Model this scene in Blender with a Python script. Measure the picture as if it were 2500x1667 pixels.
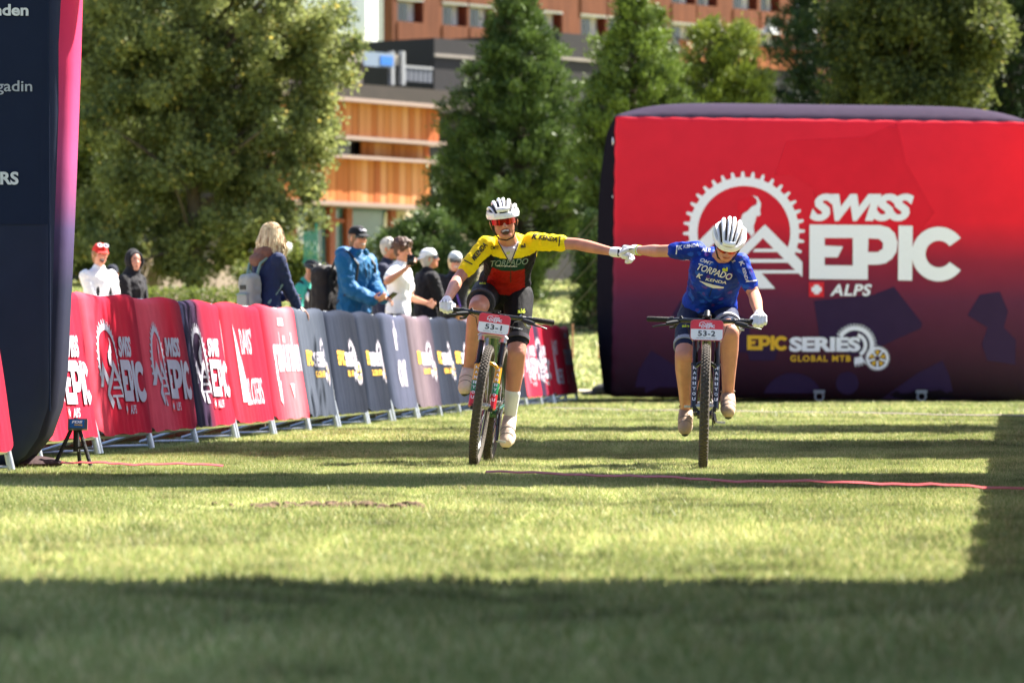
import bpy, bmesh, math, random
import numpy as np
from mathutils import Vector, Matrix, noise
from mathutils.bvhtree import BVHTree
from mathutils.geometry import tessellate_polygon
random.seed(7); RNG = np.random.default_rng(7)
SC = bpy.context.scene
for o in list(bpy.data.objects): bpy.data.objects.remove(o)
COL = SC.collection
V = Vector
# ------------------------------------------------------------------ camera
FPX, HOR, CAMH = 11111.0, 868.0, 0.68            # focal length in photo pixels, horizon row, eye height (m)
cam_d = bpy.data.cameras.new('camera'); cam = bpy.data.objects.new('camera', cam_d); COL.objects.link(cam)
cam_d.sensor_width = 36.0; cam_d.lens = 36.0 * FPX / 2500.0
cam_d.clip_start = 0.1; cam_d.clip_end = 3000
cam.location = (0, 0, CAMH)
cam.rotation_euler = (math.radians(90) + math.atan((HOR - 833.5) / FPX), 0, 0)
cam_d.dof.use_dof = True; cam_d.dof.focus_distance = 28.4; cam_d.dof.aperture_fstop = 4.8
SC.camera = cam
# ------------------------------------------------------------------ sky, sun, exposure
SUNV = V((0.68, 0.50, 1.0)).normalized()          # towards the sun: right, behind the riders, high
elev = math.asin(SUNV.z); azim = math.atan2(SUNV.x, SUNV.y)
world = bpy.data.worlds.new('World'); SC.world = world; world.use_nodes = True
wn = world.node_tree.nodes; wl = world.node_tree.links; wn.clear()
sky = wn.new('ShaderNodeTexSky'); sky.sky_type = 'NISHITA'; sky.sun_disc = False
sky.sun_elevation = elev; sky.sun_rotation = azim; sky.altitude = 1500; sky.air_density = 1.0; sky.dust_density = 5.0; sky.ozone_density = 0.3
bg = wn.new('ShaderNodeBackground'); bg.inputs[1].default_value = 0.072
wo = wn.new('ShaderNodeOutputWorld'); wl.new(sky.outputs[0], bg.inputs[0]); wl.new(bg.outputs[0], wo.inputs[0])
sl = bpy.data.lights.new('sun', 'SUN'); sl.energy = 5.0; sl.angle = math.radians(0.55); sl.color = (1.0, 0.95, 0.86)
sun = bpy.data.objects.new('sun', sl); COL.objects.link(sun)
sun.rotation_euler = SUNV.to_track_quat('Z', 'Y').to_euler(); sun.location = (20, 15, 30)
SC.view_settings.view_transform = 'Standard'; SC.view_settings.look = 'None'
SC.view_settings.gamma = 1.0; SC.view_settings.use_curve_mapping = False
SC.view_settings.exposure = 2.28
SC.render.engine = 'CYCLES'
SC.render.resolution_x = 1024; SC.render.resolution_y = 682

# ------------------------------------------------------------------ helpers
def P(px, py, Y):                                  # photo pixel at depth Y -> world point
    return V(((px - 1250.0) * Y / FPX, Y, CAMH - (py - HOR) * Y / FPX))
def GY(py): return FPX * CAMH / (py - HOR)         # ground row -> depth
def lin(c):
    c = c / 255.0
    return c / 12.92 if c <= 0.04045 else ((c + 0.055) / 1.055) ** 2.4
def S(r, g, b): return (lin(r), lin(g), lin(b), 1.0)

_mats = {}
def mat(name, col, rough=0.6, var=0.12, scale=18.0, bump=0.0, bscale=None, metal=0.0, attr=False, trans=0.0,
        spec=0.4, sheen=0.0, ramp=None, ramp_axis=0, coat=0.0, stretch=(1, 1, 1)):
    """procedural material: base colour (flat, colour attribute or ramp over object space) with noise variation, grain and bump"""
    if name in _mats: return _mats[name]
    m = bpy.data.materials.new(name); m.use_nodes = True; nt = m.node_tree; n = nt.nodes; l = nt.links
    b = n['Principled BSDF']; out = n['Material Output']
    tc = n.new('ShaderNodeTexCoord'); mp = n.new('ShaderNodeMapping'); mp.inputs['Scale'].default_value = stretch
    l.new(tc.outputs['Object'], mp.inputs[0])
    nz = n.new('ShaderNodeTexNoise'); nz.inputs['Scale'].default_value = scale; nz.inputs['Detail'].default_value = 5
    l.new(mp.outputs[0], nz.inputs['Vector'])
    if ramp:
        sp = n.new('ShaderNodeSeparateXYZ'); l.new(tc.outputs['Object'], sp.inputs[0])
        mr = n.new('ShaderNodeMapRange'); mr.inputs[1].default_value = ramp[0]; mr.inputs[2].default_value = ramp[1]
        l.new(sp.outputs[ramp_axis], mr.inputs[0])
        cr = n.new('ShaderNodeValToRGB'); els = cr.color_ramp.elements
        for i, (p_, c_) in enumerate(ramp[2]):
            e = els[i] if i < 2 else els.new(p_)
            e.position = p_; e.color = c_
        l.new(mr.outputs[0], cr.inputs[0]); src = cr.outputs[0]
    elif attr:
        at = n.new('ShaderNodeAttribute'); at.attribute_name = 'col'; src = at.outputs['Color']
    else:
        rg = n.new('ShaderNodeRGB'); rg.outputs[0].default_value = col; src = rg.outputs[0]
    m2 = n.new('ShaderNodeMapRange'); m2.inputs[1].default_value = 0.25; m2.inputs[2].default_value = 0.75
    m2.inputs[3].default_value = 1 - var; m2.inputs[4].default_value = 1 + var; l.new(nz.outputs[0], m2.inputs[0])
    vm = n.new('ShaderNodeVectorMath'); vm.operation = 'SCALE'; l.new(src, vm.inputs[0]); l.new(m2.outputs[0], vm.inputs['Scale'])
    l.new(vm.outputs[0], b.inputs['Base Color'])
    b.inputs['Roughness'].default_value = rough; b.inputs['Metallic'].default_value = metal
    b.inputs['Specular IOR Level'].default_value = spec
    if sheen: b.inputs['Sheen Weight'].default_value = sheen
    if coat: b.inputs['Coat Weight'].default_value = coat
    if bump:
        bn = n.new('ShaderNodeTexNoise'); bn.inputs['Scale'].default_value = bscale or scale * 2; bn.inputs['Detail'].default_value = 4
        l.new(mp.outputs[0], bn.inputs['Vector'])
        bp = n.new('ShaderNodeBump'); bp.inputs['Strength'].default_value = bump; bp.inputs['Distance'].default_value = 0.02
        l.new(bn.outputs[0], bp.inputs['Height']); l.new(bp.outputs[0], b.inputs['Normal'])
    if trans:
        tr = n.new('ShaderNodeBsdfTranslucent'); l.new(vm.outputs[0], tr.inputs[0])
        mx = n.new('ShaderNodeMixShader'); mx.inputs[0].default_value = trans
        l.new(b.outputs[0], mx.inputs[1]); l.new(tr.outputs[0], mx.inputs[2]); l.new(mx.outputs[0], out.inputs[0])
    _mats[name] = m; return m

class MB:
    """collects shapes into one mesh"""
    def __init__(s): s.v = []; s.f = []
    def add(s, vs, fs):
        k = len(s.v); s.v.extend([V(x) for x in vs]); s.f.extend([tuple(i + k for i in f) for f in fs]); return s
    def box(s, c, d, M=None):
        x, y, z = d[0] / 2, d[1] / 2, d[2] / 2
        vs = [V((a * x, b * y, e * z)) for a in (-1, 1) for b in (-1, 1) for e in (-1, 1)]
        vs = [(M @ q if M is not None else q) + V(c) for q in vs]
        return s.add(vs, [(0, 1, 3, 2), (4, 6, 7, 5), (0, 4, 5, 1), (2, 3, 7, 6), (0, 2, 6, 4), (1, 5, 7, 3)])
    def hexa(s, p):                                # 8 points: bottom 4 then top 4
        return s.add(p, [(3, 2, 1, 0), (4, 5, 6, 7), (0, 1, 5, 4), (1, 2, 6, 5), (2, 3, 7, 6), (3, 0, 4, 7)])
    def tube(s, pts, r, n=10, caps=True):
        pts = [V(p) for p in pts]; rs = r if isinstance(r, (list, tuple)) else [r] * len(pts)
        k = len(s.v); prev = None
        for i, p in enumerate(pts):
            t = (pts[min(i + 1, len(pts) - 1)] - pts[max(i - 1, 0)]).normalized()
            if prev is None:
                a = V((0, 0, 1)) if abs(t.z) < 0.9 else V((1, 0, 0)); u = t.cross(a).normalized()
            else:
                u = (prev - t * prev.dot(t)).normalized()
            prev = u; w = t.cross(u)
            for j in range(n):
                an = 2 * math.pi * j / n; s.v.append(p + (u * math.cos(an) + w * math.sin(an)) * rs[i])
        for i in range(len(pts) - 1):
            for j in range(n):
                a = k + i * n + j; b = k + i * n + (j + 1) % n
                s.f.append((a, b, b + n, a + n))
        if caps:
            s.f.append(tuple(k + j for j in reversed(range(n)))); e = k + (len(pts) - 1) * n
            s.f.append(tuple(e + j for j in range(n)))
        return s
    def ring(s, c, axis, R, r, n=48, m=8, a0=0, a1=2 * math.pi, ell=1.0):
        """torus (or arc of one) about axis"""
        ax = V(axis).normalized(); u = ax.orthogonal().normalized(); w = ax.cross(u); k = len(s.v)
        full = abs(a1 - a0 - 2 * math.pi) < 1e-6; N = n if full else n + 1
        for i in range(N):
            a = a0 + (a1 - a0) * i / n; d = u * math.cos(a) + w * math.sin(a)
            for j in range(m):
                b = 2 * math.pi * j / m; s.v.append(V(c) + d * (R + r * math.cos(b)) + ax * r * ell * math.sin(b))
        for i in range(n):
            for j in range(m):
                a = k + i * m + j; b = k + i * m + (j + 1) % m
                c2 = k + ((i + 1) % N) * m + (j + 1) % m; d2 = k + ((i + 1) % N) * m + j
                s.f.append((a, d2, c2, b))
        return s
    def capsule(s, p, q, r0, r1=None, n=12):
        p, q = V(p), V(q); r1 = r0 if r1 is None else r1
        d = q - p; L = d.length
        t = d / L if L > 1e-6 else V((0, 0, 1))
        pts, rs = [], []
        for a in (-1.35, -0.9, -0.45): pts.append(p + t * r0 * math.sin(a)); rs.append(r0 * math.cos(a))
        pts.append(p); rs.append(r0); pts.append(q); rs.append(r1)
        for a in (0.45, 0.9, 1.35): pts.append(q + t * r1 * math.sin(a)); rs.append(r1 * math.cos(a))
        return s.tube(pts, rs, n)
    def chain(s, pts, rs, n=12):
        for i in range(len(pts) - 1): s.capsule(pts[i], pts[i + 1], rs[i], rs[i + 1], n)
        return s
    def ell(s, c, A, B, C, nu=16, nv=10):
        """ellipsoid with semi-axis vectors A, B, C"""
        c = V(c); A = V(A); B = V(B); C = V(C); k = len(s.v)
        s.v.append(c - C)
        for i in range(1, nv):
            la = -math.pi / 2 + math.pi * i / nv
            for j in range(nu):
                lo = 2 * math.pi * j / nu
                s.v.append(c + (A * math.cos(lo) + B * math.sin(lo)) * math.cos(la) + C * math.sin(la))
        s.v.append(c + C); e = len(s.v) - 1
        flip = A.cross(B).dot(C) < 0
        fs = []
        for j in range(nu): fs.append((k, k + 1 + (j + 1) % nu, k + 1 + j))
        for i in range(nv - 2):
            for j in range(nu):
                a = k + 1 + i * nu + j; b = k + 1 + i * nu + (j + 1) % nu
                fs.append((a, b, b + nu, a + nu))
        o = k + 1 + (nv - 2) * nu
        for j in range(nu): fs.append((o + j, o + (j + 1) % nu, e))
        s.f.extend([tuple(reversed(f)) for f in fs] if flip else fs)
        return s
    def loft(s, rings, n=24):
        """rings: (centre, U semi-axis, V semi-axis)"""
        k = len(s.v)
        for c, U, W in rings:
            c, U, W = V(c), V(U), V(W)
            for j in range(n):
                a = 2 * math.pi * j / n; s.v.append(c + U * math.cos(a) + W * math.sin(a))
        for i in range(len(rings) - 1):
            for j in range(n):
                a = k + i * n + j; b = k + i * n + (j + 1) % n
                s.f.append((a, b, b + n, a + n))
        s.f.append(tuple(k + j for j in reversed(range(n)))); e = k + (len(rings) - 1) * n
        s.f.append(tuple(e + j for j in range(n)))
        return s
    def xf(s, M): s.v = [M @ q for q in s.v]; return s
    def mesh(s, name, org=V((0, 0, 0))):
        me = bpy.data.meshes.new(name); me.from_pydata([tuple(q - org) for q in s.v], [], s.f); me.update(); return me
    def bvh(s): return BVHTree.FromPolygons([tuple(q) for q in s.v], s.f)
    def build(s, name, m, parent=None, smooth=True, fixn=False):
        org = origin_of(parent)
        me = s.mesh(name, org)
        return link(name, me, m, parent, smooth, fixn)
ORG = {}
def origin_of(p):
    o = V((0, 0, 0))
    while p is not None: o = o + ORG.get(p.name, V((0, 0, 0))); p = p.parent
    return o
def link(name, me, m, parent=None, smooth=True, fixn=False, angle=40):
    if fixn:
        bm = bmesh.new(); bm.from_mesh(me); bmesh.ops.recalc_face_normals(bm, faces=bm.faces); bm.to_mesh(me); bm.free()
    o = bpy.data.objects.new(name, me); COL.objects.link(o)
    if m is not None: me.materials.append(m)
    if smooth:
        me.polygons.foreach_set('use_smooth', [True] * len(me.polygons))
        try: me.set_sharp_from_angle(angle=math.radians(angle))
        except Exception: pass
    if parent: o.parent = parent
    return o
def tag(o, label=None, cat=None, group=None, kind=None):
    if label: o['label'] = label
    if cat: o['category'] = cat
    if group: o['group'] = group
    if kind: o['kind'] = kind
    return o
def thing(name, loc, label, cat, group=None):
    o = bpy.data.objects.new(name, None); COL.objects.link(o); o.location = loc; o.empty_display_size = 0.1
    ORG[o.name] = V(loc); return tag(o, label, cat, group)
def copy_tree(o, parent=None):
    c = o.copy(); COL.objects.link(c); c.parent = parent
    for ch in list(o.children): copy_tree(ch, c)
    return c
def setcol(me, fn_or_arr):
    ca = me.color_attributes.new('col', 'FLOAT_COLOR', 'POINT')
    if callable(fn_or_arr): arr = np.array([fn_or_arr(v.co) for v in me.vertices], dtype=np.float32)
    else: arr = np.asarray(fn_or_arr, dtype=np.float32)
    if arr.shape[1] == 3: arr = np.concatenate([arr, np.ones((len(arr), 1), np.float32)], 1)
    ca.data.foreach_set('color', arr.ravel())
def fast_mesh(name, verts, faces_flat, nper):
    """numpy verts (N,3), flat index array, nper corners per face"""
    me = bpy.data.meshes.new(name); nf = len(faces_flat) // nper
    me.vertices.add(len(verts)); me.vertices.foreach_set('co', np.asarray(verts, np.float32).ravel())
    me.loops.add(len(faces_flat)); me.loops.foreach_set('vertex_index', np.asarray(faces_flat, np.int32))
    me.polygons.add(nf); me.polygons.foreach_set('loop_start', np.arange(0, nf * nper, nper, dtype=np.int32))
    me.update(calc_edges=True); return me

# ---- flat artwork (lettering, logos) as thin geometry laid on a surface
def art_poly(outer, holes=()):
    loops = [[V((x, y, 0)) for x, y in outer]] + [[V((x, y, 0)) for x, y in h] for h in holes]
    tri = tessellate_polygon(loops); pts = [q for lp in loops for q in lp]
    return [(q.x, q.y) for q in pts], [tuple(t) for t in tri]
_tcache = {}
def art_text(s, bold=0.0, shear=0.0, space=1.0):
    key = (s, bold, shear, space)
    if key in _tcache: return _tcache[key]
    cu = bpy.data.curves.new('t', 'FONT'); cu.body = s; cu.offset = bold; cu.shear = shear; cu.space_character = space
    cu.resolution_u = 4; cu.fill_mode = 'FRONT'
    o = bpy.data.objects.new('t', cu); COL.objects.link(o)
    dg = bpy.context.evaluated_depsgraph_get(); ev = o.evaluated_get(dg); me = ev.to_mesh()
    vs = [(v.co.x, v.co.y) for v in me.vertices]; fs = [tuple(p.vertices) for p in me.polygons]
    ev.to_mesh_clear(); bpy.data.objects.remove(o); bpy.data.curves.remove(cu)
    _tcache[key] = (vs, fs); return vs, fs
def art_fit(a, x0, y0, x1, y1):
    """scale art so its bounding box fills (x0,y0)-(x1,y1); y0 is the bottom edge's value, y1 the top's"""
    vs, fs = a; xs = [q[0] for q in vs]; ys = [q[1] for q in vs]
    ax, bx, ay, by = min(xs), max(xs), min(ys), max(ys)
    return [(x0 + (x - ax) / (bx - ax) * (x1 - x0), y0 + (y - ay) / (by - ay) * (y1 - y0)) for x, y in vs], fs
def arc(cx, cy, r, a0, a1, n=24):
    return [(cx + r * math.cos(math.radians(a0 + (a1 - a0) * i / n)), cy + r * math.sin(math.radians(a0 + (a1 - a0) * i / n))) for i in range(n + 1)]
def stamp(name, art, m, parent, mapfn, step=None, off=0.0):
    """art: (verts2d, faces); mapfn(x, y, off) -> world point; cut on a grid so that it follows the cloth"""
    vs, fs = art; bm = bmesh.new(); bv = [bm.verts.new((x, y, 0)) for x, y in vs]
    for f in fs:
        try: bm.faces.new([bv[i] for i in f])
        except ValueError: pass
    if step:
        xs = [q[0] for q in vs]; ys = [q[1] for q in vs]
        for ax, lo, hi in ((0, min(xs), max(xs)), (1, min(ys), max(ys))):
            k = math.floor(lo / step) + 1
            while k * step < hi:
                co = V((k * step, 0, 0)) if ax == 0 else V((0, k * step, 0)); no = V((1, 0, 0)) if ax == 0 else V((0, 1, 0))
                bmesh.ops.bisect_plane(bm, geom=bm.verts[:] + bm.edges[:] + bm.faces[:], plane_co=co, plane_no=no, dist=1e-6); k += 1
    org = origin_of(parent); bad = []
    for v in bm.verts:
        q = mapfn(v.co.x, v.co.y, off)
        if q is None: bad.append(v)
        else: v.co = q - org
    if bad: bmesh.ops.delete(bm, geom=bad, context='VERTS')
    if not bm.faces: bm.free(); return None
    me = bpy.data.meshes.new(name); bm.to_mesh(me); bm.free()
    o = link(name, me, m, parent, smooth=False); return o
def projector(bvh, o, U, W, D, maxd=5.0):
    """maps art coordinates: start at o + x*U + y*W, cast along D onto the surface"""
    o, U, W, D = V(o), V(U), V(W), V(D).normalized()
    def f(x, y, off):
        h = bvh.ray_cast(o + U * x + W * y, D, maxd)
        if h[0] is None: return None
        return h[0] - D * (0.004 + off)
    return f
def join_art(*arts):
    vs, fs = [], []
    for v, f in arts:
        k = len(vs); vs = vs + list(v); fs = fs + [tuple(i + k for i in q) for q in f]
    return vs, fs
# ================================================================== THE GROUND
def ground_h(x, y):
    """flat course, then a bank rising behind it"""
    t = np.clip((np.asarray(y, float) - 76.0) / 42.0, 0, 1); h = 2.55 * t * t * (3 - 2 * t)
    return h
M_soil = mat('lawn_soil', (0.21, 0.22, 0.065, 1), rough=0.95, var=0.35, scale=1.3, bump=0.6, bscale=30)
def build_lawn():
    ys = np.concatenate([np.linspace(-25, 5, 8), np.linspace(6, 74, 69), np.linspace(75, 125, 51), np.array([150, 200, 300, 450, 800, 1500])])
    xs = np.concatenate([np.array([-900, -300, -120, -60, -40, -25]), np.linspace(-16, 16, 65), np.array([25, 40, 60, 120, 300, 900])])
    X, Y = np.meshgrid(xs, ys); Z = ground_h(X, Y) + np.where((np.abs(X) < 20) & (Y > 5) & (Y < 75), 0.006 * np.sin(X * 3.1 + Y) * np.sin(Y * 1.7), 0) - 0.006
    vs = np.stack([X, Y, Z], -1).reshape(-1, 3); nx = len(xs); idx = []
    for j in range(len(ys) - 1):
        for i in range(nx - 1): a = j * nx + i; idx += [a, a + 1, a + nx + 1, a + nx]
    me = fast_mesh('lawn', vs, idx, 4); o = link('lawn', me, M_soil); tag(o, kind='structure'); return o
lawn = build_lawn()

M_grass = mat('grass_blades', (1, 1, 1, 1), rough=0.55, var=0.05, attr=True, trans=0.35, spec=0.25)
def build_grass():
    V_, C_ = [], []
    zones = [(7.5, 12, 2400, .030, .009), (12, 20, 3400, .024, .0075), (20, 34, 4600, .018, .006), (34, 50, 1700, .022, .011), (50, 78, 550, .036, .022), (78, 118, 90, .07, .06)]
    for y0, y1, dens, hh, ww in zones:
        w1 = 0.1125 * y1 + (1.6 if y0 < 50 else 3)
        n = int((y1 - y0) * 2 * w1 * dens)
        y = RNG.uniform(y0, y1, n); x = RNG.uniform(-1, 1, n) * (0.1125 * y + (1.6 if y0 < 50 else 3))
        # worn muddy streak beside the strap, thin grass there
        worn = np.exp(-(((x + 1.05) / 0.95) ** 2 + ((y - 20.6) / 0.55) ** 2)) * (0.6 + 0.4 * np.sin(x * 9 + y * 5))
        worn += 0.5 * np.exp(-(((x - 0.1) / 0.9) ** 2 + ((y - 20.3) / 0.35) ** 2))
        keep = RNG.random(n) > np.clip(worn * 1.15, 0, .93)
        x, y = x[keep], y[keep]; n = len(x)
        z = ground_h(x, y)
        patch = 0.5 + 0.5 * np.sin(x * 1.9 + 1.3 * np.sin(y * 0.9)) * np.sin(y * 1.15 + 0.8 * np.sin(x * 1.4))
        fine = 0.5 + 0.5 * np.sin(x * 11.3 + 2 * np.sin(y * 6.1)) * np.sin(y * 8.7 + np.sin(x * 9.2))
        trk = np.zeros(n)                                # pale lines where tyres have flattened the blades
        for a_, b_ in ((-.55, .018), (.05, .012), (.42, .030), (.95, .024), (-1.3, .04)): trk = np.maximum(trk, np.exp(-((x - a_ - b_ * (y - 20) - .05 * np.sin(y * .7 + a_)) / .05) ** 2) * (.5 + .5 * np.sin(y * 1.1 + a_ * 7)))
        wd = np.clip((np.sin(x * 4.3 + np.sin(y * 2.9) * 2) * np.sin(y * 3.7 + np.cos(x * 3.1) * 2) - .62) / .2, 0, 1)   # darker clover
        h = hh * (1 - .5 * trk) * (1 + .5 * wd) * RNG.uniform(.45, 1.25, n) * (0.8 + 0.4 * patch) * (0.75 + .5 * fine); an = RNG.uniform(0, 2 * np.pi, n); w = ww * RNG.uniform(.6, 1.2, n)
        ln = RNG.uniform(.2, 1.1, n) * h; la = RNG.uniform(0, 2 * np.pi, n)
        dx, dy = np.cos(an) * w / 2, np.sin(an) * w / 2
        a = np.stack([x - dx, y - dy, z - .004], -1); b = np.stack([x + dx, y + dy, z - .004], -1)
        c = np.stack([x + np.cos(la) * ln, y + np.sin(la) * ln, z + h], -1)
        V_.append(np.stack([a, b, c], 1).reshape(-1, 3))
        t = RNG.random(n)[:, None]; dry = (RNG.random(n) < (0.10 + 0.22 * patch))[:, None]
        g = np.array([.16, .22, .055]) * (1 - t) + np.array([.36, .385, .155]) * t
        g = np.where(dry, np.array([.50, .44, .22]) * (0.8 + .4 * t), g) * (0.72 + .42 * patch[:, None]) * (1 + .28 * trk[:, None]) * (1 - .38 * wd[:, None])
        C_.append(np.repeat(g, 3, 0))
    vs = np.concatenate(V_); cs = np.concatenate(C_)
    me = fast_mesh('grass', vs, np.arange(len(vs), dtype=np.int32), 3); setcol(me, cs)
    o = link('grass', me, M_grass, smooth=False); tag(o, 'short sunlit lawn grass covering the finish field', 'grass', kind='stuff')
build_grass()

# worn earth, clods
M_earth = mat('earth', S(92, 72, 54), rough=1, var=.4, scale=25, bump=1)
m = MB(); rr = random.Random(3)
for i in range(70):
    px = rr.gauss(760, 130); y = 20.6 + rr.gauss(0, .16); x = (px - 1250) * y / FPX
    m.ell((x, y, .002), (rr.uniform(.01, .045), 0, 0), (0, rr.uniform(.01, .04), 0), (0, 0, rr.uniform(.008, .02)), 7, 5)
o = m.build('earth_clods', M_earth); tag(o, 'scuffed brown earth scattered across the sunlit grass', 'earth', kind='stuff')

# ---- red straps pegged to the grass along the finish line
M_strap = mat('red_strap', S(150, 46, 48), rough=.55, var=.2, scale=30, bump=.3)
M_strapw = mat('strap_stripe', S(225, 175, 172), rough=.5, var=.1, scale=40)
def strap(name, pts, label, w=.05, mm=None):
    m = MB(); k = len(pts)
    top = []
    for i in range(k - 1):
        for j in range(8):
            t = j / 8; top.append(V(pts[i]).lerp(V(pts[i + 1]), t))
    top.append(V(pts[-1]))
    L, T = [], []
    for i, p in enumerate(top):
        z = .034 + .004 * math.sin(i * .7) + .003 * math.sin(i * 2.3)
        L.append(p + V((0, -w / 2, z))); T.append(p + V((0, w / 2, z + .008)))
    vs = L + T; n = len(top)
    vs += [q - V((0, 0, .003)) for q in vs]
    fs = [(i, i + 1, n + i + 1, n + i) for i in range(n - 1)] + [(2 * n + i + 1, 2 * n + i, 3 * n + i, 3 * n + i + 1) for i in range(n - 1)]
    fs += [(i + 1, i, 2 * n + i, 2 * n + i + 1) for i in range(n - 1)]
    m.add(vs, fs); o = m.build(name, mm or M_strap); 
    tag(o, label, 'strap'); return o
def G(px, py): 
    Y = GY(py); return V(((px - 1250) * Y / FPX, Y, 0))
strap('ground_strap', [G(1186, 1167), G(1500, 1176), G(1800, 1190), G(2150, 1196), G(2400, 1206), G(2760, 1214)], 'red strap lying on shaded grass ahead of the riders', .085)
strap('ground_strap', [G(60, 1139), G(180, 1143), G(330, 1147), G(545, 1149)], 'red strap on the grass below the small tripod', .07)
M_cord = mat('grey_cord', S(120, 105, 100), rough=.7, var=.2, scale=20)
strap('ground_cable', [G(1330, 1003), G(1600, 1008), G(1900, 1012), G(2300, 1019), G(2600, 1024)], 'thin grey cable crossing the grass before the inflatable block', .05, M_cord)
# ================================================================== ARTWORK
def c4(x, y): return (1780 + x / 3.135, -(420 + y / 3.135))
def C4(*p): return [c4(*q) for q in p]
def gear(cx, cy, rt, rr_, ri, n, a0, a1):
    """toothed arc between angles a0..a1 (degrees, counter-clockwise, y up)"""
    o = []; st = 360.0 / n; a = a0
    while a < a1 - st * .5:
        for da, r in ((0, rr_), (.28, rr_), (.40, rt), (.62, rt), (.74, rr_)):
            t = math.radians(a + da * st); o.append((cx + r * math.cos(t), cy + r * math.sin(t)))
        a += st
    if a1 - a0 >= 359.9: return art_poly(o, [list(reversed(arc(cx, cy, ri, 0, 352, 44)))])
    o += arc(cx, cy, ri, a1, a0, 40)
    return art_poly(o)
def epic_word():
    P1 = art_poly(C4((610, 405), (1150, 410), (1215, 428), (1260, 470), (1282, 540), (1275, 610), (1240, 665), (1190, 700), (1130, 711), (1055, 711), (1055, 825), (608, 820)),
                  [C4((725, 508), (725, 565), (865, 572), (825, 655), (725, 655), (725, 715), (940, 718), (940, 508)),
                   C4((1060, 510), (1055, 615), (1130, 616), (1168, 590), (1172, 545), (1140, 515))])
    I1 = art_poly(C4((1290, 412), (1398, 415), (1393, 832), (1285, 830)))
    c = c4(1598, 630); s = 1 / 3.135
    C1 = art_poly(arc(c[0], c[1], 208 * s, 36, 324, 40) + arc(c[0], c[1], 102 * s, 324, 36, 40))
    return [P1, I1, C1]
def norm(parts, bb):
    """(role, art) list in photo px -> unit width, origin at the centre"""
    x0, y0, x1, y1 = bb; w = x1 - x0; cx, cy = (x0 + x1) / 2, -(y0 + y1) / 2
    return [(r, ([((x - cx) / w, (y - cy) / w) for x, y in a[0]], a[1])) for r, a in parts]
def swiss_epic_logo():
    L = []
    L.append(('white', gear(1815, -568, 148, 134, 113, 36, -24, 204)))
    L.append(('white', art_poly([(1743, -551), (1802, -609), (1780, -630), (1743, -594), (1703, -634), (1661, -634)])))       # left peak
    L.append(('white', art_poly([(1866, -549), (1957, -640), (1957, -677), (1861, -582), (1822, -622), (1790, -654), (1822, -683), (1800, -704), (1760, -668), (1752, -660)])))  # right peak
    for x0, x1, y0, y1 in ((1842, 1888, 608, 616), (1826, 1916, 633, 642), (1812, 1943, 660, 668)):
        L.append(('white', art_poly([(x0, -y0), (x1, -y0), (x1 + 8, -y1), (x0 - 6, -y1)])))
    L.append(('white', art_poly([(1838, -668), (1858, -668), (1891, -705), (1850, -705)])))
    L.append(('white', art_poly(C4((172, 182), (215, 195), (240, 245), (232, 295), (236, 330), (222, 342), (205, 338), (196, 380), (182, 420), (190, 470), (165, 500), (150, 470), (100, 455), (80, 380), (100, 325), (140, 300), (170, 268), (203, 255), (212, 225), (196, 200)))))
    L.append(('white', art_fit(art_text('SWISS', .055, .28, .93), 1975, -541, 2229, -474)))
    for a in epic_word(): L.append(('white', a))
    L.append(('flag', art_poly(C4((605, 843), (720, 843), (720, 957), (605, 957)))))
    L.append(('plus', art_poly(C4((645, 865), (682, 865), (682, 882), (700, 882), (700, 918), (682, 918), (682, 936), (645, 936), (645, 918), (626, 918), (626, 882), (645, 882)))))
    L.append(('white', art_fit(art_text('ALPS', .03, .22, 1.08), 2024, -723, 2126, -694)))
    return L
SE_BB = (1661, 421, 2344, 724)
def epic_series_logo():
    L = []
    for a in epic_word():
        L.append(('gold', ([(1780 + (135 + (x - 1974) / (2343 - 1974) * 305) / 3.135, -(420 + (1250 + (-y - 549) / (687 - 549) * 115) / 3.135)) for x, y in a[0]], a[1])))
    q0, q1 = c4(458, 1375), c4(1000, 1262)
    L.append(('white', art_fit(art_text('SERIES', .05, 0, .98), q0[0], q0[1], q1[0], q1[1])))
    q0, q1 = c4(465, 1450), c4(925, 1402)
    L.append(('gold', art_fit(art_text('GLOBAL MTB', .03, 0, 1.25), q0[0], q0[1], q1[0], q1[1])))
    c = c4(958, 1325)
    L.append(('white', gear(c[0], c[1], 53, 46, 36, 40, -38, 150)))
    L.append(('white', gear(c[0], c[1], 53, 46, 30, 40, -92, -58)))
    L.append(('white', art_poly(arc(c[0], c[1], 30, -60, 75, 16) + arc(c[0], c[1], 21, 75, -60, 16))))
    s = c4(1130, 1425)
    L.append(('white', gear(s[0], s[1], 31, 27, 21.5, 30, 0, 360)))
    for k in range(5):
        L.append(('gold', art_poly([(s[0] + r * math.cos(math.radians(90 + 72 * k + d)), s[1] + r * math.sin(math.radians(90 + 72 * k + d))) for r, d in ((6, 0), (19, -16), (19.5, 0), (19, 16))])))
        L.append(('white', art_poly([(s[0] + r * math.cos(math.radians(126 + 72 * k + d)), s[1] + r * math.sin(math.radians(126 + 72 * k + d))) for r, d in ((6, -22), (23, -6), (23, 6), (6, 22))])))
    return L
ES_BB = (1823, 790, 2171, 904)
SE_ART = swiss_epic_logo(); ES_ART = epic_series_logo()
SE_N = norm(SE_ART, SE_BB); ES_N = norm(ES_ART, ES_BB)

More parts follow.
